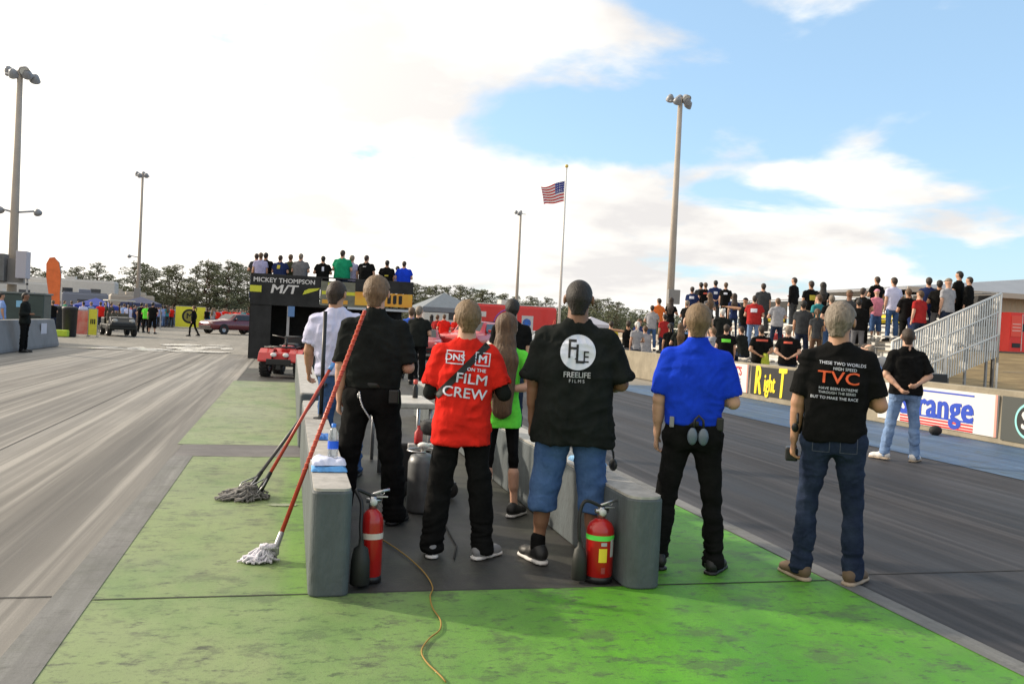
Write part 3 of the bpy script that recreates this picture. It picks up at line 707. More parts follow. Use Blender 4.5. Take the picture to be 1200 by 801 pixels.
# barrier along the right lane, 2.4 m blocks read as one wall
M_bar = mat('barrier_concrete', (.19,.165,.12), .85, col2=(.29,.255,.19), nscale=2.5, bump=.3, bscale=30)
bt = thing('barrier_wall', 'long tan concrete barrier with advertising boards along the right lane', 'wall', (11.5,0,0))
prof = [(-.22,0),(-.22,.08),(-.10,.30),(-.06,.90),(.10,.90),(.14,.30),(.24,.08),(.24,0)]
prof = [(-.12,0),(-.09,.90),(.10,.90),(.13,0)]
MB().prism(prof, 2, 46, 'y').build('barrier_body', M_bar, bt, .015)
def sign_board(name, label, y0, y1, z0, z1, base, cat='sign board'):
    t = thing(name, label, cat, (11.39,(y0+y1)/2,0), 0)
    w = (y1-y0)/2
    MB().box(-.03,.0,-w,w,z0,z1).build('board', base, t); return t, w
def sgn(t, me, name, m, y, z):           # drawing on a sign facing -X : x of drawing = -Y
    return place_flat(me, name, m, t, (-.034, y, z), (0,-1,0), (0,0,1))
M_wh = plain('sign_white', (.60,.58,.56)); M_rd = plain('sign_red', (.50,.03,.03)); M_bl = plain('sign_blue', (.01,.05,.40)); M_bk = plain('sign_black', (.012,.012,.012)); M_ye = plain('sign_yellow', (.80,.62,.02))
M_dk = plain('sign_dark_grey', (.05,.055,.05))
t, w = sign_board('advertising_board', 'white advertising board reading Strange in blue over red stripes', 12.07, 15.1, .10, .80, M_wh)
sgn(t, text_mesh('Strange', .64, .003, .036, 0, .95, spacing=1.04), 'lettering', M_bl, -.05, .47)
for z, m_, a, b_ in ((.735,M_bl,-1.0,.55),(.275,M_bl,-1.0,.8)): MB().box(-.036,-.031,a,b_,z-.014,z+.014).build('stripe', m_, t)
for z in (.225,.17,.125): MB().box(-.036,-.031,-1.0,.85,z-.015,z+.015).build('stripe', M_rd, t)
MB().box(-.036,-.031,-w,-w+.05,.10,.80).build('edge_band', plain('faded_red',(.55,.25,.2)), t)
t, w = sign_board('advertising_board', 'dark advertising board with a teal and white ring at the right edge', 9.6, 11.98, .08, .80, M_dk)
sgn(t, disc_mesh(.29,40,2), 'ring', plain('teal',(.25,.6,.58)), .62, .44); 
q = sgn(t, disc_mesh(.25,40,2), 'disc', M_bk, .62, .44); q.location.x = -.004
q = sgn(t, text_mesh('S', .42, .002, .03, 0, 1.2), 'emblem', M_wh, .66, .44); q.location.x = -.008
t, w = sign_board('advertising_board', 'black advertising board with yellow lettering Right T', 16.5, 20.1, .14, .84, M_bk)
q = sgn(t, text_mesh('R', 1.0, .003, .022, .12, .55), 'lettering', M_ye, 1.45, .47)
q = sgn(t, text_mesh('ight', .62, .003, .022, .1, .55), 'lettering', M_ye, .90, .44)
q = sgn(t, text_mesh('T', 1.0, .003, .022, .15, .55), 'lettering', M_ye, .36, .46)
t, w = sign_board('advertising_board', 'white advertising board with small red lines beside the black board', 20.25, 22.6, .14, .86, M_wh)
sgn(t, text_mesh("SCOTT'S", .32, .003, .02, 0, .9), 'lettering', M_rd, -.3, .66)
sgn(t, text_mesh("RACING PARTS", .17, .003, .01, 0, .9), 'lettering', plain('sign_grey',(.3,.32,.4)), -.3, .42)
sgn(t, text_mesh("PERFORMANCE", .18, .003, .01, 0, .9), 'lettering', M_rd, -.3, .24)
MB().box(-.036,-.031,-w,-w+.06,.14,.86).build('edge_band', plain('faded_red',(.55,.25,.2)), t)
q = MB().ball((0,0,0),.10,14,(1.2,.9,.9)).build('rubber_foot', plain('black_rubber',(.015,.015,.015),.7)); q.location = (11.05,13.1,.08); q.name = 'rubber_ball'
tag(q, 'small black rubber lump lying on the blue strip below the white board', 'rubber lump')
# left concrete barrier
bt = thing('barrier_wall', 'grey concrete barrier at the left edge behind the dark clad man', 'wall', (-8.6,0,0))
pr = [(-.35,0),(-.35,.1),(-.16,.98),(.16,.98),(.35,.1),(.35,0)]
me = MB(); me.prism(pr, 14, 35.3, 'y'); me.build('barrier_body', mat('grey_concrete',(.20,.20,.205),.8,noise=.15,nscale=1.5,bump=.2), bt, .02)
MB().box(.262,.266,33.2,33.9,.25,.85).build('notice', plain('pale_notice',(.55,.55,.62)), bt)
# ------------------------------------------------------------------ light poles
M_pole = mat('weathered_pole', (.36,.31,.26), .6, noise=.12, nscale=1)
M_lampm = plain('lamp_housing', (.25,.26,.28), .4)
def light_pole(label, x, y, top, r, heads, arms=(), box=None, rz=0.):
    t = thing('light_pole', label, 'light pole', (x,y,0), rz, 'floodlight poles')
    MB().tube((0,0,0),(0,0,top),r,r*.55,14).build('pole', M_pole, t)
    MB().tube((-.55,0,top-.2),(.55,0,top-.2),.04).build('crossarm', M_lampm, t)
    for k,(hx,hz,tl) in enumerate(heads):
        hx *= .62; hz *= .62
        m = MB(); a = tl
        m.lathe([(.02,.16),(.11,.13),(.17,0),(.21,-.12),(.22,-.15),(.19,-.13)], (0,0,0), 16)
        o = m.build('floodlight', M_lampm, t); o.location = (hx,-.15 if k%2 else .15,top+hz); o.rotation_euler = (a,0,.6*hx)
        g = MB().lathe([(.0001,-.115),(.19,-.12)],(0,0,0),16).build('lens', plain('lamp_glass',(.7,.72,.7),.2), o)
    for (ax, az) in arms:
        MB().tube((0,0,az),(ax,0,az+.12),.04).build('side_arm', M_lampm, t)
        o = MB().lathe([(.02,.12),(.10,.09),(.17,-.07),(.14,-.06)],(0,0,0),14).build('floodlight', M_lampm, t); o.location = (ax,0,az+.08); o.rotation_euler = (1.,0,0)
    if box: MB().box(-box[0]/2,box[0]/2,-r-.28,-r-.02,box[1],box[2]).build('control_box', mat('box_grey',(.22,.21,.2),.5), t, .01)
    return t
H4 = [(-.75,0,.9),(-.35,-.25,1.),(.05,.05,.9),(.5,-.2,1.1),(.85,-.35,.9),(.35,.0,-.8)]
light_pole('tallest floodlight pole behind the left barrier, with side lamps halfway', -11.2,40,11.0,.20,H4,((-.55,5.2),(.85,5.2)),(1.1,2.3,3.3))
light_pole('slim floodlight pole standing in front of the left pine trees', -12.75,80,12.9,.17,H4[:4],((-.8,5.8),),(.5,2.1,3.2))
light_pole('tall floodlight pole rising behind the bleachers', 17.98,40,13.1,.21,H4,(),(.6,3.0,3.7))
light_pole('thin floodlight pole left of the flagpole', 22.95,90,13.6,.20,H4[:3])
# flagpole and flag
t = thing('flagpole', 'thin white flagpole flying the flag', 'flagpole', (18.5,60,0))
MB().tube((0,0,0),(0,0,13.0),.11,.055,12).build('pole', mat('flagpole_paint',(.62,.6,.57),.4), t)
MB().ball((0,0,13.1),.13).build('finial', plain('gold',(.6,.45,.12),.3), t)
def flag():
    nx, ny = 26, 26
    A, B, C_, D = (0,0), (0,-1.45), (-1.72,-.62), (-1.50,-1.85)     # hoist top, hoist bottom, fly top, fly bottom
    verts = []
    for j in range(ny+1):
        for i in range(nx+1):
            u, v = i/nx, j/ny
            x = (1-v)*(u*C_[0])+v*(u*D[0]); z = (1-v)*(u*C_[1])+v*((1-u)*B[1]+u*D[1])
            z += .10*math.sin(u*7+v*2)*u; verts.append((x, .16*math.sin(u*9+v*1.5)*u, z))
    def fcs(f): return [(j*(nx+1)+i, j*(nx+1)+i+1, (j+1)*(nx+1)+i+1, (j+1)*(nx+1)+i) for j in range(ny) for i in range(nx) if f(i,j)]
    can = lambda i,j: i < 11 and j < 14
    t = thing('flag', 'American flag flying from the flagpole', 'flag', (18.5-.09,60,12.05))
    for k in range(13):
        m = MB(); m.add(verts, fcs(lambda i,j,k=k: j//2 == k and not can(i,j)), True)
        m.build('stripe', mat('flag_red',(.50,.03,.035),.8) if k%2 == 0 else mat('flag_white',(.7,.68,.68),.8), t)
    m = MB(); m.add(verts, fcs(can), True); m.build('canton', mat('flag_blue',(.02,.03,.22),.8), t)
    st = MB()
    for a in range(5):
        for b_ in range(6):
            i, j = 1+b_*1.8, 1.4+a*2.7; p = verts[int(round(j))*(nx+1)+int(round(i))]
            for dy in (-.012,.012):
                st.add([(p[0]+.035*math.cos(PI/2+2*PI*k/5*1)*(1 if k%1==0 else .4), p[1]+dy, p[2]+.035*math.sin(PI/2+2*PI*k/5)) for k in range(5)], [(0,1,2,3,4)])
    o = st.build('stars', mat('flag_white',(.7,.68,.68),.8), t); o['kind'] = 'stuff'
flag()
# ------------------------------------------------------------------ near objects
M_rubber = mat('rubber', (.018,.018,.018), .75, noise=.3, nscale=8)
M_chrome = plain('dull_metal', (.45,.45,.46), .3); M_chrome.node_tree.nodes['Principled BSDF'].inputs['Metallic'].default_value = .9
M_blackp = plain('black_plastic', (.015,.015,.016), .4)
M_redh = mat('red_handle', (.40,.045,.02), .4, noise=.2, nscale=20)
M_steel = mat('steel', (.35,.35,.36), .4, metal=.7, noise=.2)
def strands(c, n, r, h, seed, ln, rad=.007, dirx=0.):
    R = random.Random(seed); m = MB()
    for i in range(n):
        a = R.uniform(0,2*PI); q = R.uniform(.1,1)
        p = [Vector((R.uniform(-.05,.05), R.uniform(-.04,.04), h))]
        for k in range(1,6):
            f = k/5; rr = r*q*f*(1.1+.25*math.sin(k*2+i)); z = h*(1-f)**1.4*R.uniform(.8,1.15)+rad+.022*R.random()*(1 if k<5 else .4)
            aa = a+.35*math.sin(k*1.3+i*.7)
            p.append(Vector((rr*math.cos(aa)*ln[0]+dirx*f, rr*math.sin(aa)*ln[1], z)))
        m.path(p, rad*R.uniform(.8,1.3), 5)
    return m
def wrap_pole(m, a, b, r, n=60, turns=24, r2=.004):
    a, b = Vector(a), Vector(b); d = (b-a).normalized(); u = d.orthogonal().normalized(); w = d.cross(u)
    m.path([a+(b-a)*(i/(n*4))+(u*math.cos(2*PI*turns*i/(n*4))+w*math.sin(2*PI*turns*i/(n*4)))*r for i in range(n*4+1)], r2, 4)
# mop with white head, handle leaning over the wall end
hb, tp = Vector((-.09,5.66,.06)), Vector((.47,6.22,1.62))
hb = Vector((-.045,5.70,.05)); tp = Vector((.51,6.45,1.60))
t = thing('mop', 'mop with white head and long orange red handle leaning over the wall end', 'mop', (hb.x,hb.y,0))
L_ = lambda p: Vector(p)-Vector((hb.x,hb.y,0))
m = MB(); m.tube(L_(hb+(tp-hb)*.06), L_(tp), .0145, .0145, 12); m.ball(L_(tp), .0155, 10); m.build('handle', M_redh, t)
m = MB(); wrap_pole(m, L_(hb+(tp-hb)*.3), L_(tp-(tp-hb)*.01), .0145, 70, 30); m.build('handle_tape', mat('orange_tape',(.55,.11,.05),.4), t)
m = MB(); m.tube(L_(hb), L_(hb+(tp-hb)*.075), .021, .018, 10); m.box(-.07,.03,-.02,.02,.035,.085); m.build('clamp', M_steel, t, .006)
m = strands(0, 260, .095, .095, 3, (1.15,.85), .0075, -.05); o = m.build('mop_head', mat('white_cotton',(.62,.60,.66),.95,noise=.15,nscale=25,bump=.4,bscale=120), t); o.location = (-.04,-.02,0)
o['kind'] = 'stuff' if False else None
del o['kind']
# two mops with grey heads
for k, (hx, hy, tx, ty, tz, hm, top, lab) in enumerate(((-.20,7.62,.42,8.35,1.17, M_redh, True, 'grey mop with red handle and blue grip leaning on the wall'),
                                    (-.29,7.75,.42,8.75,1.0, mat('grey_handle',(.06,.06,.065),.4), False, 'grey mop with dark handle lying behind the red handled one'))):
    hb, tp = Vector((hx,hy,.06)), Vector((tx,ty,tz)); t = thing('mop', lab, 'mop', (hx,hy,0), 0, 'grey mops leaning on the wall')
    L_ = lambda p: Vector(p)-Vector((hx,hy,0))
    m = MB(); m.tube(L_(hb+(tp-hb)*.06), L_(tp), .015, .015, 12); m.build('handle', hm, t)
    m = MB(); m.tube(L_(hb), L_(hb+(tp-hb)*.13), .024, .018, 10); m.build('clamp', M_blackp, t)
    m = MB(); m.path([L_(hb+(tp-hb)*.10), L_(hb+Vector((.03,-.04,.06))), L_(hb+Vector((-.02,-.08,-.0)))], .006, 6); m.path([L_(hb+(tp-hb)*.10), L_(hb+Vector((-.06,.02,.05))), L_(hb+Vector((-.09,-.03,0)))], .006, 6); m.build('wire_frame', M_steel, t)
    if top:
        d = (tp-hb); m = MB(); m.tube(L_(hb+d*.90), L_(hb+d*.955), .021, .021, 12); m.build('grip', plain('grip_blue',(.12,.30,.62),.5), t)
    m = strands(0, 210, .17, .10, 8+k, (1.1,.8), .009, -.06); o = m.build('mop_head', mat('grey_cotton',(.085,.08,.075),.95,col2=(.25,.24,.23),nscale=14,bump=.5,bscale=90), t); o.location = (-.07+.08*k,-.02,0)
struct('puddle', blob(.0,7.35,.16,.07,seed=9), .006, plain('damp_white',(.22,.26,.16),.5))
# thin black post standing on the wall
t = thing('camera_post', 'thin black post standing upright on the left wall', 'post', (.30,8.35,.603))
MB().tube((0,0,.01),(0,0,1.0),.019,.019,12).build('post', M_blackp, t)
MB().lathe([(.001,0),(.07,0),(.07,.008),(.025,.016),(.02,.04)]).build('foot_plate', M_blackp, t)
# fire extinguishers
def extinguisher(lab, x, y, R, Ht, horn_side, band, sticker, rz=0., col=(.42,.010,.008), hw=.055, hoff=(-.15,-.04)):
    t = thing('fire_extinguisher', lab, 'fire extinguisher', (x,y,0), rz, 'fire extinguishers beside the walls')
    hx_, hy_ = hoff
    M = mat('extinguisher_red_%d'%int(R*1000), col, .28, noise=.12, nscale=4, spec=.5, clear=.4)
    MB().lathe([(.001,.0),(R*.86,.0),(R*.9,.012),(R*.9,.03),(R,.04),(R,Ht*.80),(R*.96,Ht*.86),(R*.80,Ht*.93),(R*.5,Ht*.98),(R*.30,Ht),(R*.27,Ht*1.03),(.001,Ht*1.03)],n=36).build('cylinder', M, t)
    MB().lathe([(R*.92,-.001),(R*1.02,.002),(R*1.02,.032),(R*.92,.036)],n=36).build('foot_ring', M_blackp, t)
    MB().lathe([(R+.0015,Ht*band[0]),(R+.0015,Ht*band[1])],n=36).build('band', band[2], t)
    if sticker:
        m = MB()
        for a0,a1,z0,z1,mm,nm in sticker:
            n = 10; vs = [((R+.002)*math.cos(math.radians(a0+(a1-a0)*i/n)), (R+.002)*math.sin(math.radians(a0+(a1-a0)*i/n)), Ht*z) for z in (z0,z1) for i in range(n+1)]
            MB().add(vs, [(i,i+1,n+2+i,n+1+i) for i in range(n)], True).build(nm, mm, t)
    h = Ht*1.03
    m = MB(); m.tube((0,0,h-.01),(0,0,h+.06),.026,.022,16); m.tube((-.04,0,h+.035),(.045,0,h+.035),.015,.012,12); m.build('valve', M_chrome, t)
    m = MB(); m.box(-.02,.085,-.010,.010,h+.052,h+.060); o = m.build('carry_handle', M_chrome, t, .003); o.rotation_euler = (0,0,0)
    v = [(-.02,0,h+.065),(.035,0,h+.085),(.095,0,h+.10)]
    MB().path(v, .009, 8).build('lever', M_chrome, t)
    MB().lathe([(.001,0),(.022,0),(.022,.012),(.001,.012)],n=16,axis='y').build('gauge', plain('gauge_face',(.6,.6,.6),.3), t, loc=(.0,-.035,h+.03))
    MB().path([(.012*math.cos(a)+.05,-.02,.012*math.sin(a)+h+.085) for a in [i*PI/6 for i in range(13)]], .002, 5).build('pull_pin', M_chrome, t)
    s = horn_side
    hp = [(-.045*-s*-1,0,h+.035),(s*.10,-.01,h+.10),(hx_*1.05,hy_*.5,h+.03),(hx_*1.08,hy_*.9,h-.10),(hx_,hy_,Ht*.62)]
    cr = []
    for i in range(len(hp)-1):
        for k in range(6):
            f = k/6; p0 = Vector(hp[max(i-1,0)]); p1 = Vector(hp[i]); p2 = Vector(hp[i+1]); p3 = Vector(hp[min(i+2,len(hp)-1)])
            cr.append(.5*((2*p1)+(-p0+p2)*f+(2*p0-5*p1+4*p2-p3)*f*f+(-p0+3*p1-3*p2+p3)*f**3))
    cr.append(Vector(hp[-1])); MB().path(cr, .011, 10).build('hose', M_blackp, t)
    MB().lathe([(.014,Ht*.64),(.016,Ht*.56),(hw*.75,Ht*.52),(hw,Ht*.35),(hw*1.06,.02),(hw*.95,.015),(.01,.10)],(hx_,hy_,0),24).build('horn', mat('horn_black',(.022,.024,.020),.6), t)
    return t
extinguisher('tall red extinguisher with white band beside the left wall end', .515, 5.22, .066, .43, -1, (.60,.68,mat('band_white',(.62,.55,.48),.6)), None, 0., hw=.055, hoff=(-.070,-.115))
G1 = plain('band_green',(.12,.75,.10),.5)
extinguisher('fat red extinguisher with green band and yellow tag beside the right wall end', 1.915, 5.12, .086, .385, -1, (.68,.76,G1),
   [(-112,-78,.34,.56,plain('tag_yellow',(.78,.62,.04),.5),'tag'),(-62,-40,.42,.70,plain('label_grey',(.42,.42,.44),.5),'instruction_label'),(-104,-80,.60,.655,plain('label_grey',(.42,.42,.44),.5),'small_label'),(-100,-84,.16,.26,plain('label_dark',(.3,.05,.05),.5),'lower_label')], 0., hw=.045, hoff=(-.135,-.02))
MB_h = None
# rags, bottle
def rag(name, lab, x, y, z, sx, sy, hgt, m1, seed, cat='rag'):
    n = 22; R = np.array([[i,j,0] for j in range(n+1) for i in range(n+1)],float); u = R[:,0]/n; v = R[:,1]/n
    nz = vnoise(np.stack([u*4+seed,v*4,np.full(len(u),seed*1.7)],1)); nz2 = vnoise(np.stack([u*9+seed,v*9,np.full(len(u),seed*2.7)],1))
    edge = np.minimum(np.minimum(u,1-u),np.minimum(v,1-v)); top = np.clip(edge*7,0,1)**.5
    zz = hgt*top*(.75+.35*nz+.15*nz2)+.004
    X = (u-.5)*sx*(1+.06*nz); Y_ = (v-.5)*sy*(1+.06*nz2)
    vs = [(a,b,c) for a,b,c in zip(X,Y_,zz)]; k = len(vs); vs += [(a,b,.002) for a,b in zip(X,Y_)]
    fs = [(j*(n+1)+i,j*(n+1)+i+1,(j+1)*(n+1)+i+1,(j+1)*(n+1)+i) for j in range(n) for i in range(n)]
    o = MB().add(vs[:k], fs, True).build(name, m1); o.location = (x,y,z); tag(o, lab, cat); return o
M_ragb = mat('rag_blue',(.10,.30,.60),.9,noise=.25,nscale=20,bump=.3); M_ragw = mat('rag_white',(.55,.58,.72),.9,noise=.15,nscale=20,bump=.4)
rag('folded_towel','blue folded towel under the white rag on the left wall end',.262,5.56,.603,.215,.24,.035,M_ragb,2,'towel')
rag('rag','crumpled white rag lying on the blue towel',.262,5.58,.636,.205,.22,.045,M_ragw,5)
rag('folded_towel','small blue towel lying farther back on the left wall',.30,7.0,.603,.13,.28,.03,mat('rag_deep_blue',(.04,.15,.45),.9),8,'towel')
rag('folded_towel','pale blue towel on the right wall behind the tall man',2.10,5.95,.595,.20,.30,.045,mat('rag_pale_blue',(.25,.48,.75),.9),11,'towel')
t = thing('water_bottle','clear water bottle with blue label and cap standing on the white rag','bottle',(.285,5.60,.672))
M_cl = mat('clear_plastic',(.72,.76,.80),.12,trans=.7,spec=.5)
MB().lathe([(.001,0),(.030,0),(.033,.01),(.033,.06),(.031,.065),(.033,.12),(.031,.15),(.018,.18),(.012,.187),(.012,.20)],n=24).build('bottle_body',M_cl,t)
MB().lathe([(.0338,.055),(.0338,.105)],n=24).build('label',plain('label_blue',(.02,.12,.75),.4),t)
MB().lathe([(.014,.19),(.014,.212),(.001,.213)],n=16).build('bottle_cap',plain('cap_blue',(.03,.2,.7),.4),t)
# black binocular-like camera on the right wall behind the tall man
t = thing('headset','black headset hanging on the right wall behind the tall man','headset',(2.09,5.62,.59))
MB().path([(.10*math.cos(a)*.8,0,.10+.10*math.sin(a)) for a in [i*PI/10-PI*.1 for i in range(13)]],.008,6).build('band',M_blackp,t)
for s_ in (-1,1): MB().ball((s_*.08,0,.05),.045,12,(.6,1,1)).build('ear_cup',M_blackp,t)
# orange cable snaking over the ground
pts = [onground(*p) for p in ((522,801),(500,778),(494,764),(503,750),(515,740),(516,728),(507,714),(504,700),(507,690),(500,676),(487,662),(470,648),(452,636),(440,630),(432,626))]
pts = [onground(540,840)]+pts
cr = []
P_ = [Vector((p[0],p[1],.010)) for p in pts]
for i in range(1,len(P_)-2):
    for k in range(6):
        f = k/6; p0,p1,p2,p3 = P_[i-1],P_[i],P_[i+1],P_[i+2]
        cr.append(.5*((2*p1)+(-p0+p2)*f+(2*p0-5*p1+4*p2-p3)*f*f+(-p0+3*p1-3*p2+p3)*f**3))
o = MB().path(cr,.0042,6).build('cable',mat('orange_cable',(.28,.17,.035),.7)); tag(o,'thin orange cable snaking from the left extinguisher over the green pad','cable')
o = MB().path([Vector(onground(*p))+Vector((0,0,.008)) for p in ((492,560),(486,588),(497,600),(520,612),(535,640),(532,655))],.006,6).build('cable',plain('black_cable',(.02,.02,.02),.6)); tag(o,'black cable curling on the asphalt beside the silver canister','cable')
# starter cart: white topped table, battery cart, canister
t = thing('work_table','small white topped table holding a bottle between the walls','table',(1.12,9.35,0))
MB().box(-.24,.34,-.5,.45,.66,.72).build('table_top',mat('table_white',(.40,.38,.34),.5,noise=.2),t,.015)
for sx_ in (-.2,.3):
    for sy_ in (-.45,.4): MB().tube((sx_,sy_,0),(sx_,sy_,.66),.02,.02,8).build('leg',M_steel,t)
t = thing('bottle','small dark bottle with red cap standing on the white table','bottle',(1.33,9.45,.723))
MB().lathe([(.001,0),(.028,0),(.030,.01),(.030,.11),(.016,.14),(.013,.16)],n=16).build('bottle_body',M_blackp,t)
MB().lathe([(.02,.15),(.024,.155),(.024,.195),(.001,.2)],n=16).build('bottle_cap',plain('cap_red',(.55,.08,.06),.5),t)
t = thing('wheeled_cart','black wheeled cart with upright tyre and red bottles beside the white table','cart',(1.18,7.85,0))
MB().lathe([(.10,-.05),(.19,-.06),(.215,-.03),(.215,.03),(.19,.06),(.10,.05)],(0,0,0),28,'z').build('tyre',M_rubber,t,loc=(.20,0,.60))
m = MB(); m.tube((.17,0,.02),(.17,0,.56),.035,.035,12); m.build('post',plain('grey_tube',(.30,.32,.32),.5),t)
MB().box(-.28,.30,-.22,.22,.10,.14).build('deck',M_blackp,t,.01)
MB().box(-.26,.05,-.2,.2,.14,.48).build('battery_box',mat('box_black',(.02,.02,.022),.5),t,.02)
MB().box(-.15,.12,-.24,-.16,.42,.48).build('white_tray',M_wh,t,.01)
for q_ in ((-.06,-.22,.48),(-.02,-.22,.30)): MB().lathe([(.001,0),(.035,0),(.038,.02),(.036,.10),(.014,.13),(.012,.16)],q_,16).build('red_bottle',plain('bottle_red',(.45,.03,.03),.4),t)
for s_ in (-1,1): MB().lathe([(.02,-.025),(.07,-.03),(.075,0),(.07,.03),(.02,.025)],(0,0,0),18,'y').build('caster',M_rubber,t,loc=(-.2,s_*.22,.076))
for s_ in (-1,1): MB().lathe([(.02,-.025),(.07,-.03),(.075,0),(.07,.03),(.02,.025)],(0,0,0),18,'y').build('caster',M_rubber,t,loc=(.24,s_*.22,.076))
t = thing('gas_canister','silver gas canister with white knob standing behind the red shirted man','canister',(1.09,7.12,0))
MB().lathe([(.001,.0),(.115,.0),(.12,.02),(.12,.40),(.10,.455),(.05,.475),(.001,.475)],n=28).build('canister_body',mat('canister_silver',(.13,.135,.14),.45,metal=.4,noise=.3,nscale=5),t)
MB().lathe([(.02,.47),(.02,.52),(.045,.525),(.05,.545),(.03,.56),(.001,.565)],n=16).build('knob',plain('knob_white',(.75,.73,.68),.5),t)
MB().path([(.13*math.cos(a),.13*math.sin(a)-.01,.50) for a in [i*PI/8 for i in range(13)]],.008,6).build('collar_ring',M_steel,t)
# ------------------------------------------------------------------ quad bike
def wheel(parent, name, loc, R, W, tm, rm, axis='x'):
    o = MB().lathe([(R*.55,-W*.42),(R*.82,-W*.5),(R*.97,-W*.40),(R,-W*.2),(R,W*.2),(R*.97,W*.40),(R*.82,W*.5),(R*.55,W*.42)],(0,0,0),28,axis).build(name, tm, parent); o.location = loc
    MB().lathe([(.001,-W*.25),(R*.2,-W*.3),(R*.5,-W*.2),(R*.56,-W*.42),(R*.56,W*.42),(R*.5,W*.2),(R*.2,W*.3),(.001,W*.25)],(0,0,0),20,axis).build('rim', rm, o)
    if R < .40 and tm is M_knob:
        m = MB()
        for i in range(20):
            a = 2*PI*i/20
            for s in (-1,1): 
                c_, s_ = math.cos(a+.08*s), math.sin(a+.08*s)
                vs = []
                for dr in (0,.022):
                    for da in (-.07,.07):
                        for dx in (0,W*.42): vs.append((s*dx+s*.004, (R+dr-.004)*math.cos(a+da+.08*s), (R+dr-.004)*math.sin(a+da+.08*s)))
                m.add(vs, [(0,1,3,2),(4,6,7,5),(0,4,5,1),(2,3,7,6),(0,2,6,4),(1,5,7,3)])
        m.build('tread', tm, o)
    return o
M_knob = plain('tyre_tread', (.02,.02,.02), .85); M_atvred = mat('atv_red',(.50,.015,.015),.3,noise=.1,spec=.5,clear=.5)
ax_, ay_, _ = onground(337,437)
t = thing('quad_bike','red quad bike parked beyond the far end of the left wall','quad bike',(-.02,23.2,0),math.radians(-14))
for sx_ in (-1,1):
    wheel(t,'wheel',(sx_*.42,-.62,.29),.29,.22,M_knob,M_steel); wheel(t,'wheel',(sx_*.42,.62,.29),.29,.26,M_knob,M_steel)
for s in (-1,1):
    for yc, ln in ((-.62,.36),(.62,.36)):
        m = MB()
        a = [(yc-ln,.42),(yc-ln*.75,.60),(yc-.1,.70),(yc+.1,.70),(yc+ln*.75,.62),(yc+ln,.44),(yc+ln,.40),(yc+ln*.7,.57),(yc+.1,.66),(yc-.1,.66),(yc-ln*.72,.56),(yc-ln,.38)]
        x0, x1 = sorted((s*.20,s*.54)); m.prism([(p[0],p[1]) for p in a], x0, x1, 'x'); m.build('fender', M_atvred, t, .02)
MB().box(-.19,.19,-.9,.75,.34,.62).box(-.14,.14,-.35,.15,.6,.78).build('body', M_atvred, t, .05)
MB().box(-.17,.17,-.05,.62,.70,.83).build('seat', M_blackp, t, .05)
m = MB(); 
for xx in (-.36,-.12,.12,.36): m.tube((xx,-.98,.74),(xx,-.45,.76),.012); m.tube((xx,.45,.76),(xx,.98,.74),.012)
for yy in (-.98,-.7,-.45,.45,.7,.98): m.tube((-.38,yy,.745),(.38,yy,.745),.012)
m.build('cargo_racks', M_blackp, t)
m = MB(); m.path([(-.40,-.18,1.02),(-.20,-.30,1.0),(0,-.34,.96),(.20,-.30,1.0),(.40,-.18,1.02)],.014,8); m.tube((0,-.34,.7),(0,-.34,.96),.03); m.build('handlebar', M_blackp, t)
for s in (-1,1): MB().ball((s*.15,-.97,.56),.07,12,(1.1,.5,.8)).build('headlight', plain('lens_clear',(.75,.75,.72),.15), t)
MB().box(-.3,.3,-1.08,-1.03,.32,.46).box(-.06,.06,-1.06,-.8,.2,.4).build('bumper', M_blackp, t, .01)
MB().box(-.28,.28,.5,.9,.78,1.0).build('cargo_box', M_blackp, t, .03)
m = MB()
for yy in (-.62,.62): m.tube((-.42,yy,.29),(.42,yy,.29),.03)
m.build('axles', M_steel, t)
# ------------------------------------------------------------------ starter tower with parapet banners
TY = 31.5
t = thing('starting_tower','black starting line tower with people standing on its deck','tower',(-1.42,TY,0))
K = lambda x: x+0
M_tarp = mat('black_tarp',(.018,.018,.018),.8,noise=.5,nscale=2,bump=.8,bscale=3)
W_ = 5.6
MB().box(0,W_,0,3.2,1.86,1.98).build('deck', M_blackp, t, .01)
MB().box(0,W_,3.0,3.04,0,1.86).build('back_drape', M_tarp, t)
MB().box(0,.04,.04,2.96,0,1.86).build('side_drape', M_tarp, t)
MB().box(.04,.72,.0,.06,0,1.86).build('front_drape', M_tarp, t)
for xx in (1.25,2.9,4.2,W_-.1): MB().box(xx,xx+.09,.05,.14,0,1.86).build('post', M_steel, t)
MB().box(1.28,1.50,-.02,.04,1.5,1.86).build('blue_sign', plain('dull_blue',(.10,.2,.4),.5), t)
m = MB()
for xx in (0,2.35,4.0,W_-.05): m.box(xx,xx+.05,.0,.05,1.98,2.92)
m.box(0,W_,0.0,.05,2.90,2.94); m.box(0,W_,0,.05,2.5,2.53); m.box(0,.05,0,3.2,2.9,2.94); m.box(W_-.05,W_,0,3.2,2.9,2.94); m.box(0,W_,3.15,3.2,2.9,2.94); m.build('railing', M_blackp, t)
MB().box(0,2.33,-.03,.0,1.87,2.90).build('banner_left', M_tarp, t)
MB().box(2.36,4.10,-.03,.0,1.95,2.80).build('banner_middle', mat('banner_grey',(.16,.16,.12),.7,noise=.3,nscale=3), t)
MB().box(3.55,W_,-.05,-.031,2.50,2.92).build('banner_black', M_tarp, t)
gr = MB().box(3.55,W_-.02,-.055,-.0305,2.02,2.49).build('banner_orange', mat('banner_orange',(.65,.22,.03),.6,col2=(.7,.45,.05),nscale=1.2), t)
def sg2(me,name,m_,x,z,y=-.034): return place_flat(me,name,m_,t,(x,y,z),(1,0,0),(0,0,1))
sg2(text_mesh('MICKEY THOMPSON',.22,.002,.02,0,1.02),'lettering',M_wh,1.12,2.72)
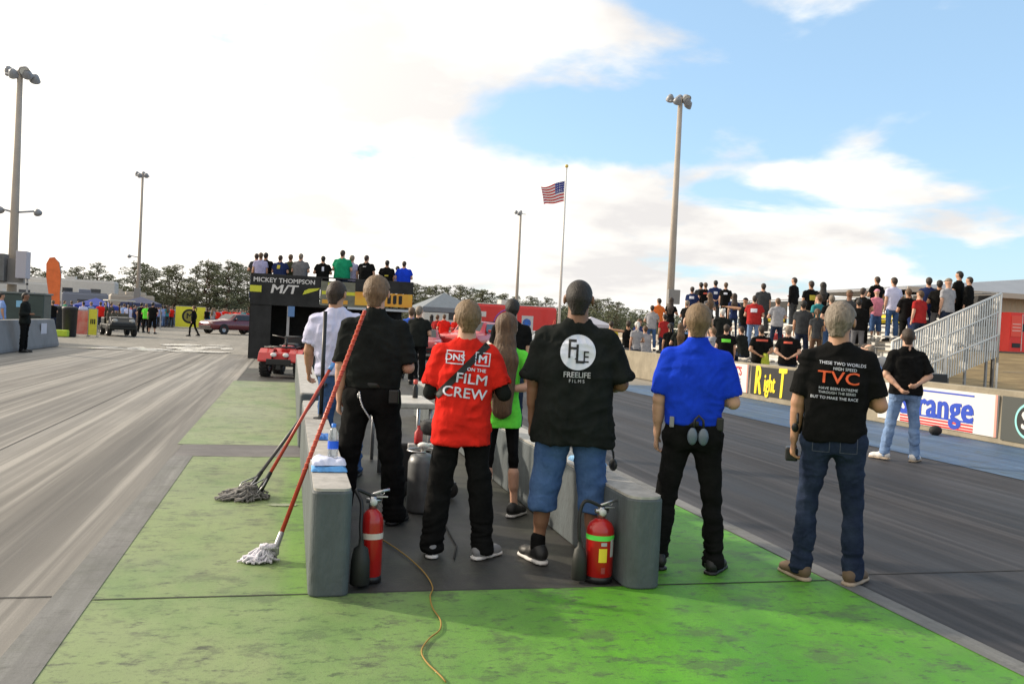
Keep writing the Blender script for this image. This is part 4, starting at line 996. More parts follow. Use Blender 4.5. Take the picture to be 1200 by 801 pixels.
sg2(text_mesh('M/T',.42,.002,.03,.15,1.3),'lettering',M_wh,1.10,2.42)
sg2(text_mesh('III',.42,.002,.05,0,1.9),'lettering',M_bk,4.95,2.26,-.060).rotation_euler = (0,0,0)
MB().prism([(-.02,2.30),(.36,2.30),(.36,2.52),(-.02,2.52)],-.036,-.031,'y').build('yellow_swoosh',plain('swoosh',(.55,.55,.04)),t)
MB().prism([(1.75,2.28),(2.25,2.46),(2.33,2.54),(1.95,2.50),(1.80,2.42)],-.036,-.031,'y').build('yellow_swoosh',plain('swoosh',(.55,.55,.04)),t)
MB().box(2.4,4.08,-.036,-.031,2.34,2.46).box(2.6,3.0,-.036,-.031,2.55,2.75).build('yellow_stripe',plain('swoosh',(.55,.55,.04)),t)
MB().box(2.42,3.3,-.036,-.031,2.02,2.16).build('orange_stripe',plain('stripe_orange',(.6,.3,.04)),t)
MB().box(3.3,W_,-.045,-.0,1.86,1.94).build('edge_trim',plain('pale_trim',(.45,.48,.52)),t)
# steps on the right of the tower and a dark scissor base
MB().box(3.2,5.3,1.2,2.6,.0,1.3).build('machinery', mat('dark_green',(.03,.035,.03),.6,noise=.4,nscale=3), t, .05)
# ------------------------------------------------------------------ cars
def car(lab, x, y, rz, body, L=4.5, Wd=1.8, Ht=1.4, prof=None, cat='car', glass=(.03,.035,.04), group=None, hood=None, stripes=None):
    t = thing('parked_car', lab, cat, (x,y,0), rz, group)
    p = prof or [(-.5,.30),(-.5,.52),(-.47,.60),(-.20,.70),(-.08,.97),(.02,1.0),(.20,1.0),(.36,.72),(.49,.66),(.5,.45),(.5,.28)]
    belt = [(a,min(b,.70)) for a,b in p]
    secs = []; n = 28
    def top(u):
        for (a,b),(c,d) in zip(p[1:],p[2:]):
            if a <= u <= c and c > a: return b+(d-b)*(u-a)/(c-a)
        return p[1][1]
    m = MB(); vs = []; rows = 12
    for i in range(n+1):
        u = -.5+i/n; h = top(max(-.499,min(.499,u))); hb_ = min(h,.66); e = (1-abs(2*u)**6*.18)
        w = Wd/2*e; z0 = .20
        sec = [(w*.86,z0),(w*.99,.30),(w,.42),(w*.97,hb_*.92),(w*.90,hb_)]
        sec += [(w*.70 if h>.70 else w*.5, max(h*.985,hb_)),(0,h if h>.7 else h*1.02)]
        full = [(a,u*L,b*Ht) for a,b in sec]+[(-a,u*L,b*Ht) for a,b in reversed(sec[:-1])]
        vs += full
    k = len(full)
    fs = [(i*k+j,(i+1)*k+j,(i+1)*k+j+1,i*k+j+1) for i in range(n) for j in range(k-1)]+[tuple(range(k)), tuple(reversed(range(n*k,n*k+k)))]+[(i*k,(i)*k+k-1,(i+1)*k+k-1,(i+1)*k) for i in range(n)]
    m.add(vs,fs,True); m.build('body', body, t)
    gm = plain('car_glass',glass,.08)
    g = MB(); w = Wd/2
    def q(u,xx,lift=.012): return (xx, u*L, top(u)*Ht+lift)
    ws = [(a,b) for a,b in p]
    # windscreen, rear window, side windows
    u0,u1 = p[3][0]+.01,p[4][0]; 
    MB().add([(-w*.66,(u0)*L,p[3][1]*Ht+.03),(w*.66,(u0)*L,p[3][1]*Ht+.03),(w*.60,u1*L,p[4][1]*Ht+.012),(-w*.60,u1*L,p[4][1]*Ht+.012)],[(0,1,2,3)]).build('windscreen',gm,t)
    u2,u3 = p[6][0],p[7][0]-.01
    MB().add([(-w*.60,u2*L,p[6][1]*Ht+.012),(w*.60,u2*L,p[6][1]*Ht+.012),(w*.66,u3*L,p[7][1]*Ht+.03),(-w*.66,u3*L,p[7][1]*Ht+.03)],[(0,1,2,3)]).build('rear_window',gm,t)
    for s in (-1,1):
        MB().add([(s*w*.915,(u0+.03)*L,.68*Ht),(s*w*.915,(u3-.03)*L,.69*Ht),(s*w*.745,(u2)*L,.93*Ht),(s*w*.745,(u1+.01)*L,.93*Ht)],[(0,1,2,3)]).build('side_window',gm,t)
        for yy in (-.31,.31):
            wheel(t,'wheel',(s*(w-.10),yy*L,.32),.32,.22,M_rubber,M_steel)
            MB().lathe([(.20,0),(.385,0)],(0,0,0),20,'x').build('wheel_arch',M_bk,t,loc=(s*(w+.004),yy*L,.33))
        MB().ball((s*w*.68,-.49*L,.50*Ht),.11,10,(1.2,.4,.6)).build('headlight',plain('lens_clear',(.75,.75,.72),.15),t)
        MB().box(s*w*.95-.03,s*w*.95+.13*s if s>0 else s*w*.95+.03,u1*L-.15,u1*L-.05,.70*Ht,.78*Ht).build('mirror',body,t,.02) if s>0 else MB().box(-w*.95-.13,-w*.95+.03,u1*L-.15,u1*L-.05,.70*Ht,.78*Ht).build('mirror',body,t,.02)
    MB().box(-w*.7,w*.7,-.505*L,-.49*L,.28*Ht,.38*Ht).build('grille',M_bk,t,.01)
    MB().box(-w*.92,w*.92,-.512*L,-.49*L,.19*Ht,.26*Ht).build('bumper',M_bk,t,.01)
    if stripes:
        for a,b,mm in stripes: MB().box(-w*1.003,-w*1.0+.0,-.4*L,.4*L,a,b).box(w*1.0,w*1.003,-.4*L,.4*L,a,b).build('stripe',mm,t)
    return t
c = onground(262,391)
car('dark red coupe parked left of the black tower', -4.0, 66, math.radians(-50), mat('car_maroon',(.12,.015,.02),.25,clear=.8,noise=.05), 4.8,1.85,1.45)
c = onground(292,384); car('grey car mostly hidden behind the dark red coupe', -2.2, 74, math.radians(-70), mat('car_grey',(.35,.36,.38),.3,clear=.6), 4.6,1.8,1.45)
car('red race car with white bumper beyond the thin man', 8.4,40.5, math.radians(-35), mat('car_red',(.55,.03,.025),.3,clear=.7), 5.0,1.9,1.7)
car('white car in front of the red trailer', 12.6,42.0, math.radians(-80), mat('car_white',(.65,.65,.64),.3,clear=.6), 4.6,1.8,1.3)
car('small red and grey car beside the black jacketed man', 5.6,38, math.radians(-10), mat('car_red2',(.42,.03,.03),.35,clear=.5), 4.2,1.7,1.25)
# golf cart / utility vehicle
gx, gy, _ = onground(138,393)
t = thing('utility_cart','dark utility cart with pale roof parked beside the yellow barrier','utility cart',(gx,gy,0),math.radians(20))
for sx_ in (-1,1):
    for yy in (-.95,.95): wheel(t,'wheel',(sx_*.62,yy,.30),.30,.24,M_rubber,M_steel)
MB().box(-.68,.68,-1.45,1.5,.34,.62).box(-.62,.62,.55,1.55,.6,.95).build('body',mat('cart_dark',(.012,.014,.012),.4),t,.05)
m = MB(); m.prism([(-1.5,.5),(-1.5,.72),(-1.1,.98),(-.65,1.02),(-.65,.5)],-.6,.6,'x'); m.build('hood',mat('cart_hood',(.018,.02,.022),.3),t,.05)
for s in (-1,1): MB().ball((s*.42,-1.46,.82),.12,12,(1.2,.5,.8)).build('headlight',plain('lens_dim',(.4,.4,.38),.2),t)
MB().box(-.55,.55,-.35,.25,.62,.78).box(-.55,.55,.22,.32,.75,1.2).build('seat',mat('camo',(.07,.065,.045),.8,col2=(.14,.13,.10),nscale=6),t,.04)
m = MB()
for sx_ in (-.6,.6):
    for y0,y1 in ((-.75,-.45),(.5,.45)): m.tube((sx_,y0,.9),(sx_*.95,y1,1.85),.022)
m.build('roof_frame',M_blackp,t)
MB().box(-.68,.68,-.75,.75,1.84,1.90).build('roof',mat('cart_roof',(.5,.48,.42),.5),t,.02)
MB().path([(-.3+.16*math.cos(a),-.55+.05*math.sin(a),1.10+.15*math.sin(a)) for a in [i*PI/8 for i in range(17)]],.014,6).build('steering_wheel',M_blackp,t)
# ------------------------------------------------------------------ barrels, banners on the left
def bin_(lab,x,y,m_,R=.30,h=.95,cat='bin'):
    t = thing('trash_bin',lab,cat,(x,y,0),0,'bins beside the left barrier')
    MB().lathe([(.001,.0),(R*.85,.0),(R*.9,.04),(R,h*.93),(R*1.05,h*.94),(R*1.05,h)],n=24).build('bin_body',m_,t)
    MB().lathe([(R*1.07,h),(R*1.07,h+.05),(R*.6,h+.10),(.001,h+.11)],n=24).build('lid',m_,t); return t
c = onground(81,394); bin_('black rubbish bin beside the red banner',c[0],c[1],mat('bin_black',(.02,.02,.022),.5,noise=.3),.34,1.35)
c = onground(66,389); bin_('dark grey round bin just beyond the barrier end',c[0],c[1],mat('bin_dark',(.035,.04,.045),.5,noise=.3),.62,1.35)
c = onground(68,394)
o = MB().box(-.45,.45,-.2,.2,0,.32).build('kerb_block',mat('lime_paint',(.42,.55,.04),.6,noise=.15),None,.05); o.location = (c[0],c[1],.0); tag(o,'lime green kerb block on the ground beside the black bin','kerb block')
def barrier(lab,px0,px1,py0,py1,h,m_,txt=None,tm=None,circ=False):
    yb_ = onground(px0,py0)[1]; a = Vector(atY(px0,py0,yb_)); b = Vector(atY(px1,py0,yb_)); a.z = b.z = 0; w = (b-a).length; an = math.atan2(b.y-a.y,b.x-a.x)
    t = thing('banner_barrier',lab,'barrier',(a.x,a.y,0),an,'banner covered crowd barriers')
    MB().box(0,w,0,.03,.08,h-.05).build('banner',m_,t)
    m = MB(); m.box(-.03,.0,-.01,.04,0,h); m.box(w,w+.03,-.01,.04,0,h); m.box(-.03,w+.03,-.01,.04,h-.04,h); m.box(-.05,-.0,-.3,.3,0,.03); m.box(w,w+.05,-.3,.3,0,.03); m.build('frame',M_steel,t)
    if txt: place_flat(text_mesh(txt,w*.8 if len(txt)==1 else .34,.002,.03,0,1.),'lettering',tm,t,(w/2,-.004,h*.52),(1,0,0),(0,0,1))
    if circ:
        place_flat(disc_mesh(h*.33,32,2),'emblem',M_bk,t,(w*.47,-.004,h*.54),(1,0,0),(0,0,1)); q = place_flat(disc_mesh(h*.24,32,2),'emblem_centre',plain('emblem_olive',(.25,.22,.04)),t,(w*.47,-.008,h*.54),(1,0,0),(0,0,1))
        place_flat(text_mesh('M',h*.36,.002,.03),'lettering',M_bk,t,(w*.47,-.012,h*.54),(1,0,0),(0,0,1))
    return t
barrier('red banner barrier standing right of the black bin',89,103,393,393,1.32,mat('banner_red',(.52,.05,.04),.6,noise=.3,nscale=2,col2=(.55,.30,.25)))
barrier('narrow yellow banner barrier beside the utility cart',103,113,394,392,1.42,mat('banner_yellow',(.62,.58,.05),.6,noise=.1),'III',M_bk)
barrier('yellow banner barrier with dark round emblem in front of the crowd',205,240,383.5,382,1.9,mat('banner_yellow2',(.70,.66,.04),.6,noise=.08),circ=True)
# dark cabinets behind the left barrier
t = thing('generator','dark green generator cabinet behind the left barrier','generator',(-10.4,38.2,0))
MB().box(-.95,1.0,-.5,.6,0,1.86).build('cabinet',mat('gen_green',(.035,.055,.05),.5,noise=.2,nscale=2),t,.03)
MB().box(-1.0,1.05,-.55,.65,1.86,1.93).build('lid',mat('gen_lid',(.12,.14,.14),.5),t,.01)
MB().box(-.80,-.42,-.512,-.502,1.35,1.6).build('orange_sticker',plain('sticker_orange',(.7,.16,.03)),t)
MB().box(.02,.22,-.512,-.502,1.35,1.6).build('blue_sticker',plain('sticker_blue',(.2,.42,.6)),t)
for k in range(5): MB().box(.4,.9,-.512,-.502,.5+k*.12,.55+k*.12).build('vent_slat',M_bk,t)
t = thing('speaker_stack','grey and white loudspeaker cabinets fixed around the tallest pole','loudspeaker',(-11.6,39.4,0))
MB().box(-.35,.35,-.3,.3,2.35,3.45).build('speaker_box',mat('spk_grey',(.12,.12,.12),.6,noise=.2),t,.02)
MB().box(.75,1.15,-.3,.3,2.5,3.6).build('pale_box',mat('spk_pale',(.40,.38,.42),.6),t,.02)
MB().box(-1.3,-.75,-.3,.3,2.2,3.0).build('dark_box',M_bk,t,.02)
m = MB(); m.box(-1.3,1.15,.0,.08,2.25,2.32); m.box(-1.3,-1.24,0,.06,0,2.3); m.box(1.09,1.15,0,.06,0,2.5); m.build('stand',M_steel,t)
# feather flag
c = onground(57,392,0); fx, fy = -12.9, 55
t = thing('feather_flag','orange feather flag standing beyond the generator','feather flag',(fx,fy,0))
MB().path([(0,0,0),(0,0,2.2),(.02,0,3.2),(-.10,0,3.9),(-.35,0,4.15)],.02,8).build('pole',M_steel,t)
m = MB(); m.prism([(.0,1.5),(.0,3.2),(-.12,3.9),(-.35,4.2),(-.62,4.15),(-.78,3.8),(-.75,3.0),(-.62,2.2),(-.55,1.5)],-.012,.012,'y'); m.build('flag_cloth',mat('flag_orange',(.68,.15,.04),.7,noise=.2,nscale=2),t)
# ------------------------------------------------------------------ canopies
def canopy(lab,x,y,w,d,h,m_,rz=0.,peak=.7,val=.25):
    t = thing('canopy_tent',lab,'canopy',(x,y,0),rz,'pop up canopies')
    for sx_ in (-1,1):
        for sy_ in (-1,1): MB().box(sx_*w/2-.025,sx_*w/2+.025,sy_*d/2-.025,sy_*d/2+.025,0,h).build('leg',M_steel,t)
    q = [(-w/2-.03,-d/2-.03,h),(w/2+.03,-d/2-.03,h),(w/2+.03,d/2+.03,h),(-w/2-.03,d/2+.03,h),(0,0,h+peak)]
    v = [(a,b,h-val) for a,b,_ in q[:4]]
    m = MB(); m.add(q+v,[(0,1,4),(1,2,4),(2,3,4),(3,0,4),(5,6,1,0),(6,7,2,1),(7,8,3,2),(8,5,0,3)]); o = m.build('roof_cloth',m_,t)
    so_ = o.modifiers.new('sol','SOLIDIFY'); so_.thickness = .01
    return t
M_cg = mat('canopy_grey',(.17,.19,.21),.7,noise=.1); M_cb = mat('canopy_blue',(.02,.045,.30),.6,noise=.15); M_cw = mat('canopy_white',(.48,.46,.50),.7,noise=.05)
canopy('pale grey canopy tent right of the black tower',8.1,48,3.1,3.2,2.35,M_cg,.1,.85)
canopy('blue canopy low behind the generator',-15.0,58,2.4,2.4,1.75,M_cb,.1,.4)
canopy('blue canopy beyond the black bins',-12.4,62,2.5,2.4,1.55,M_cb,.25,.5)
canopy('dark blue canopy beyond the utility cart',-11.2,72,2.8,3,1.9,mat('canopy_navy',(.03,.04,.10),.6),.15,.5)
canopy('white canopy tent between tall man and flagpole area',23.0,66,2.4,2.4,2.0,M_cw,.2,.6)
# ------------------------------------------------------------------ motorhomes and trailers
def trailer(lab,x,y,L,Wd,Ht,rz,body,cat='motorhome',roof=None,stripe=None,windows=3,name='motorhome'):
    t = thing(name,lab,cat,(x,y,0),rz,'motorhomes and trailers in the pits')
    MB().box(-L/2,L/2,-Wd/2,Wd/2,.45,Ht).build('body',body,t,.12)
    MB().box(-L/2+.1,L/2-.1,-Wd/2+.1,Wd/2-.1,Ht,Ht+.06).box(-.5,.4,-.4,.4,Ht+.06,Ht+.32).build('roof',roof or body,t,.04)
    gm = plain('dark_glass',(.03,.035,.045),.1)
    for k in range(windows):
        xx = -L/2+L*(k+.6)/(windows+.3); MB().box(xx-.45,xx+.45,-Wd/2-.015,-Wd/2+.01,Ht*.55,Ht*.80).build('window',gm,t,.01)
    MB().box(L*.1,L*.1+.7,-Wd/2-.012,-Wd/2+.01,.55,Ht*.8).build('door',plain('door_pale',(.5,.5,.5)),t)
    if stripe: MB().box(-L/2+.05,L/2-.05,-Wd/2-.008,-Wd/2,Ht*.40,Ht*.47).build('stripe',stripe,t)
    for xx in (-L*.28,-L*.28+.9,L*.33): wheel(t,'wheel',(xx,-Wd/2+.15,.42),.42,.25,M_rubber,M_steel,'y')
    return t
M_rv = mat('rv_white',(.50,.48,.45),.5,noise=.06); M_rv2 = mat('rv_cream',(.36,.32,.27),.5,noise=.06)
trailer('white motorhome with rooftop unit at the far left',-25.5,86,9,2.5,3.3,.1,M_rv,stripe=plain('stripe_brown',(.25,.12,.08)))
trailer('white motorhome standing behind the orange feather flag',-20.6,92,8,2.5,3.9,.05,M_rv,stripe=plain('stripe_tan',(.35,.25,.18)))
trailer('cream motorhome far left of the second floodlight pole',-18.6,104,5.5,2.5,3.2,.3,M_rv2,stripe=plain('stripe_grey',(.2,.2,.22)))
trailer('cream motorhome standing behind the utility cart',-13.9,84,3.6,2.3,2.6,.25,M_rv2,windows=1)
trailer('pale blue grey box trailer behind the dark blue canopy',-16.4,78,3.4,2.2,2.5,.2,mat('trailer_blue',(.16,.17,.21),.5),windows=1)
t = trailer('bright red trailer with white roof behind the thin man',12.2,50,5.4,2.4,2.72,.06,mat('trailer_red',(.60,.025,.02),.35,noise=.05,clear=.3),'trailer',M_rv,None,1,'trailer')
place_flat(disc_mesh(.26,30,2),'blue_emblem',plain('emblem_blue',(.05,.2,.75)),t,(.85,-1.212,1.75),(1,0,0),(0,0,1))
MB().path([(-.55+1.1*math.cos(a)*.9+.4,-1.225,1.55+.95*math.sin(a)) for a in [PI*.95-i*PI*.5/10 for i in range(11)]],.035,6).build('violet_arc',plain('violet',(.25,.10,.40)),t)
MB().box(-2.3,-1.6,-1.213,-1.2,2.0,2.3).box(-.2,.1,-1.213,-1.2,2.05,2.3).build('white_decal',M_wh,t)
o = MB().tube((0,0,0),(.55,0,1.85),.03,.03,8).build('red_pole',M_redh); o.location = (9.0,31.5,0); tag(o,'slanting red pole seen left of the tall man','pole')
trailer('white box truck far beyond the grey canopy',17.0,95,7,2.4,3.4,.1,M_rv,'box truck',None,plain('stripe_blue',(.05,.1,.4)),1,'box_truck')

for (px,yy,rz_,cl,cn,lab) in ((84,66,.5,(.45,.45,.44),'pale','pale car parked among the pits behind the yellow banner barrier'),(100,70,-.6,(.03,.03,.035),'black','black car parked behind the utility cart among the pits'),(60,60,.9,(.05,.09,.25),'blue','blue car parked beneath the blue canopy behind the barrier'),(283,86,-.9,(.4,.4,.41),'silver','silver car parked at the far right of the left crowd'),(560,60,-1.2,(.45,.44,.42),'cream','cream car far behind the red race car'),(630,38,-1.3,(.5,.5,.49),'pearl','pearl white car parked before the red trailer between the two tall heads')):
    q = atY(px,370,yy); car(lab,q[0],yy,rz_,mat('car_paint_'+cn,cl,.3,clear=.6),4.5,1.8,1.4)
# ------------------------------------------------------------------ bleachers
BX, RISE, RUN, NR = 12.75, .27, .62, 7
BY0, BY1 = 18.4, 34.2
M_alu = mat('bleacher_alu',(.66,.645,.61),.5,metal=.1,noise=.08,nscale=3); M_alud = mat('bleacher_frame',(.30,.30,.30),.5,metal=.4)
def row_z(k): return .28+RISE*k
def row_x(k): return BX+RUN*k
def bleacher(lab,y0,y1,nr,x0=BX):
    t = thing('bleacher',lab,'bleachers',(x0,y0,0),0,'spectator bleachers')
    L = y1-y0
    for k in range(nr):
        z = .28+RISE*k; x = RUN*k
        MB().box(x,x+.30,0,L,z-.04,z).build('foot_plank',M_alu,t,.005)
        MB().box(x+.34,x+.60,0,L,z+.38,z+.42).build('seat_plank',M_alu,t,.005)
        MB().box(x+.60,x+.615,0,L,z+.02,z+RISE-.045).build('riser',M_alu,t)
    m = MB()
    for i in range(int(L/1.8)+1):
        yy = min(L-.05,i*1.8+.02)
        for k in range(nr): m.box(RUN*k+.44,RUN*k+.49,yy,yy+.05,0,.28+RISE*k+.38)
        m.box(0,RUN*nr,yy,yy+.05,.02,.08)
        m.tube((0,yy+.02,.2),(RUN*nr,yy+.02,.2+RISE*nr-.12),.03,.03,6)
    m.build('understructure',M_alud,t)
    return t
bleacher('long aluminium bleachers full of standing people behind the barrier',BY0,BY1,NR)
bleacher('small three row bleachers farther left beyond the long bleachers',34.8,38.6,3,13.0)
t = thing('bench','low aluminium bench behind the barrier carrying the plaid shirted man','bench',(12.2,15.0,0))
MB().box(-.14,.16,0,3.1,.38,.42).build('seat',M_alu,t,.005)
for yy in (.2,1.5,2.8): MB().box(-.12,.14,yy,yy+.05,0,.38).build('leg',M_alud,t)
# rear rail with banners
RX = BX+RUN*NR+.12; RZ = row_z(NR-1)
t = thing('rear_railing','rear railing of the bleachers hung with black and yellow banners','railing',(RX,BY0,0))
m = MB()
for i in range(11): m.tube((0,i*1.55+.1,0),(0,i*1.55+.1,RZ+1.08),.025,.025,8)
for zz in (RZ+1.08,RZ+.45,RZ+.05): m.tube((0,0,zz),(0,BY1-BY0,zz),.022,.022,8)
m.build('rail_tubes',M_alud,t)
bands = [(0.2,2.6,'black',M_bk),(2.7,5.0,'black',M_bk),(5.2,7.4,'dark',M_dk),(7.6,9.4,'dark',M_dk),(9.7,11.2,'dark',M_bk),(11.4,13.2,'dark',M_dk)]
for i,(a,b,_,mm) in enumerate(bands):
    MB().box(-.05,-.03,a,b,RZ+.02,RZ+1.02).build('banner',mm,t)
    if i == 0: place_flat(text_mesh('VIZ',.5,.002,.04,.1,1.3),'lettering',M_wh,t,(-.054,(a+b)/2,RZ+.62),(0,-1,0),(0,0,1))
    else:
        MB().box(-.056,-.051,a+.1,b-.1 if i!=3 else a+1.0,RZ+.28,RZ+.52).build('yellow_stripe',M_ye,t)
        MB().box(-.056,-.051,a+.1,b-.1,RZ+.56,RZ+.70).build('white_stripe',plain('off_white',(.6,.6,.58)),t)
# near end guard panel of vertical pickets
t = thing('guard_panel','slanted silver guard panel at the near end of the bleachers','railing',(BX,BY0-.12,0))
xs0, xs1 = 1.3, RUN*NR+.02
def topz(x): return .28+RISE*(x/RUN)+ .78
def botz(x): return .28+RISE*(x/RUN)*.93 - .12
m = MB(); m.tube((xs0,0,topz(xs0)),(xs1,0,topz(xs1)),.03,.03,8); m.tube((xs1,0,botz(xs1)-.7),(xs1,0,topz(xs1)),.03,.03,8); m.tube((xs0,0,0),(xs0,0,topz(xs0)),.03,.03,8); m.tube((xs0,0,botz(xs0)),(xs1,0,botz(xs1)),.025,.025,8)
m.tube((xs0,0,topz(xs0)-.45),(xs1,0,topz(xs1)-.45),.02,.02,8); m.tube(((xs0+xs1)/2,0,0),((xs0+xs1)/2,0,topz((xs0+xs1)/2)),.03,.03,8); m.tube((xs1,0,0),(xs1,0,botz(xs1)),.03,.03,8)
m.build('panel_frame',M_alu,t)
m = MB(); n = 44
for i in range(n):
    x = xs0+(xs1-xs0)*(i+.5)/n; m.box(x-.016,x+.016,-.010,.010,botz(x)-(.55 if x > xs1*.55 else .0),topz(x))
m.build('pickets',mat('galvanised',(.60,.60,.58),.45,metal=.4,noise=.12),t)
# equipment trolley below the panel
t = thing('equipment_trolley','black equipment trolley standing behind the barrier below the guard panel','trolley',(12.6,15.9,0))
MB().box(-.35,.45,-.7,.5,.62,1.0).build('case',M_blackp,t,.02)
MB().path([(-.1,-.3,1.0),(.0,-.25,1.3),(.12,-.1,1.42),(.2,.1,1.3),(.25,.2,1.0)],.03,8).build('hoop_handle',M_blackp,t)
MB().ball((-.25,.45,1.12),.17,16).build('grey_drum',mat('drum_grey',(.28,.28,.28),.5),t)
for sx_ in (-.3,.4):
    for sy_ in (-.6,.4): MB().tube((sx_,sy_,0),(sx_,sy_,.64),.03).build('leg',M_blackp,t)
# ------------------------------------------------------------------ embankment, post and rail, pavilion building with vending machine
M_bank = ground_mat('dry_grass_bank',(.20,.135,.055),(.33,.24,.11),.9,.45,.12,1.6,blot=.6,fine=20)
o = MB().add([(13.2,17.9,0),(40,8,0),(90,8,0),(90,32,1.42),(19.0,32,1.42),(19.0,24.5,0.)],[(0,1,2,3,4,5)]).build('bank_ground',M_bank)
o.data.clear_geometry()
nx, ny = 40, 12; vs = []; 
for j in range(ny+1):
    for i in range(nx+1):
        u, v = i/nx, j/ny; x = 18.9+60*u; y = 19.2+v*12.8; vs.append((x, y, 1.44*(v**.9)*(1 if True else 0)+.03*math.sin(x*1.7)*math.sin(v*3.1)-.01))
o = MB().add(vs,[(j*(nx+1)+i,j*(nx+1)+i+1,(j+1)*(nx+1)+i+1,(j+1)*(nx+1)+i) for j in range(ny) for i in range(nx)],True).build('bank_terrain',M_bank); tag(o,kind='structure'); 
for ob in list(bpy.data.objects):
    if ob.name.startswith('bank_ground'): bpy.data.objects.remove(ob)
o = MB().box(18.9,90,32,70,.2,1.44).build('terrace_ground',mat('terrace',(.30,.26,.21),.8,noise=.15)); tag(o,kind='structure')
t = thing('rail_fence','post and wire fence standing in front of the grassy bank','fence',(0,0,0))
yf = 18.6
for px in (1163,1236,1090):
    p = atY(px,420,yf+.0); MB().tube((p[0],yf,0),(p[0],yf,1.55),.035,.035,10).build('fence_post',plain('dark_post',(.09,.08,.07),.6),t)
MB().tube((12.9,yf,1.50),(45,yf,1.50),.018,.018,6).build('top_rail',plain('dark_post',(.09,.08,.07),.6),t)
for zz in (.5,1.0): MB().tube((17.6,yf,zz),(45,yf,zz),.004,.004,5).build('wire',M_steel,t)
# building
bx0, bx1, byf, byb, bz = 27.5, 82., 35., 42., 1.44
ev, rd = 4.2, 5.5
t = thing('pavilion','long metal sided building with shallow grey roof behind the bleachers','building',(bx0,byf,bz))
M_side = mat('corrugated_tan',(.50,.40,.28),.6,noise=.06); L = bx1-bx0; D = byb-byf
xw = 3.8
m = MB(); n = 150; vs = []
for i in range(n+1):
    x = xw+ (L-xw)*i/n*.45; yy = .0 if i%2 else .06; vs += [(x,yy,0),(x,yy,ev-bz-.02)]
m.add(vs,[(2*i,2*i+2,2*i+3,2*i+1) for i in range(n)]); m.build('front_wall',M_side,t)
MB().box(xw,xw+.1,.07,D,0,ev-bz-.02).build('side_wall',M_side,t)
MB().box(xw,L,D-.1,D,0,ev-bz-.02).build('rear_wall',M_side,t)
for xx in (0.2,): MB().box(xx,xx+.15,.2,.35,0,ev-bz).build('column',M_steel,t)
M_roof = mat('roof_grey',(.25,.26,.28),.5,noise=.08,nscale=.6)
e0, r0 = ev-bz, rd-bz
rf = [(-.6,-.8,e0),(L,-.8,e0),(L,D+.6,e0),(-.6,D+.6,e0),(11.5,D/2,r0),(L,D/2,r0)]
m = MB(); m.add(rf,[(0,1,5,4),(3,4,5,2),(0,4,3)]); o = m.build('roof',M_roof,t); so_ = o.modifiers.new('s','SOLIDIFY'); so_.thickness = .12
MB().box(-.6,L,-.86,-.80,e0-.22,e0+.02).build('fascia',mat('fascia',(.42,.36,.30),.6),t)
MB().box(-.5,L,-.75,-.5,e0-.16,e0-.06).build('gutter',plain('gutter_dark',(.1,.1,.1)),t)
# things on the terrace
p = atY(1190,412,33.6)
t = thing('vending_machine','bright red vending machine standing against the tan metal building','vending machine',(p[0],33.9,1.44))
M_vr = mat('vend_red',(.68,.03,.02),.4,noise=.04)
MB().box(-.46,.46,-.38,.40,.05,1.86).build('cabinet',M_vr,t,.02)
MB().box(-.40,.18,-.40,-.381,.75,1.72).build('front_panel',plain('vend_panel',(.75,.07,.04),.3),t)
MB().box(.24,.40,-.40,-.381,1.0,1.35).build('coin_panel',M_blackp,t)
MB().box(-.30,.14,-.405,-.385,.25,.45).build('pickup_slot',M_blackp,t)
MB().box(.19,.22,-.402,-.381,.1,1.80).build('white_strip',M_wh,t)
for zz in (1.0,1.15,1.3): MB().box(-.34,.12,-.405,-.4,zz,zz+.05).build('pale_bar',plain('vend_pale',(.75,.4,.35)),t)
t = thing('picnic_table','pale picnic table standing on the terrace left of the vending machine','table',(p[0]-3.2,33.2,1.44))
MB().box(-.9,.9,-.35,.35,.70,.75).build('table_top',M_wh,t)
for s in (-1,1): MB().box(-.9,.9,s*.62-.13,s*.62+.13,.42,.46).build('bench',M_wh,t); MB().box(s*.7-.04,s*.7+.04,-.7,.7,.38,.42).box(s*.7-.04,s*.7+.04,-.3,.3,0,.7).build('leg_frame',M_steel,t)
for k,(dx,mm) in enumerate(((-1.6,M_wh),(-1.9,plain('crate_tan',(.45,.3,.18))))):
    o = MB().box(-.22,.22,-.2,.2,0,.42).box(-.24,.24,-.22,.22,.42,.48).build('cooler',mm,None,.03); o.location = (p[0]+dx-.2*k,33.4,1.44); tag(o,('white cooler' if k==0 else 'tan cooler')+' on the terrace beside the vending machine','cooler')
# ------------------------------------------------------------------ trees
M_bark = mat('pine_bark',(.10,.065,.045),.9,noise=.3,nscale=3)
M_leaf = [mat('pine_needles_a',(.085,.095,.055),.9,col2=(.19,.19,.105),nscale=.5), mat('pine_needles_b',(.07,.085,.05),.9,col2=(.16,.17,.095),nscale=.5)]
def leaf_cloud(m, c, r, n, R, size):
    for _ in range(n):
        while True:
            q = Vector((R.uniform(-1,1),R.uniform(-1,1),R.uniform(-1,1)))
            if q.length <= 1: break
        q = q.normalized()*(q.length**.5)
        p = Vector(c)+Vector((q.x*r[0],q.y*r[1],q.z*r[2])); a = Vector((R.gauss(0,1),R.gauss(0,1),R.gauss(0,.7))).normalized()*size*R.uniform(.5,1.2); b = Vector((R.gauss(0,1),R.gauss(0,1),R.gauss(0,1))).normalized()*size*R.uniform(.3,.8)
        m.v += [tuple(p-a*.5),tuple(p+b*.5),tuple(p+a*.6)]; k = len(m.v); m.f.append((k-3,k-2,k-1)); m.sm.append(False)
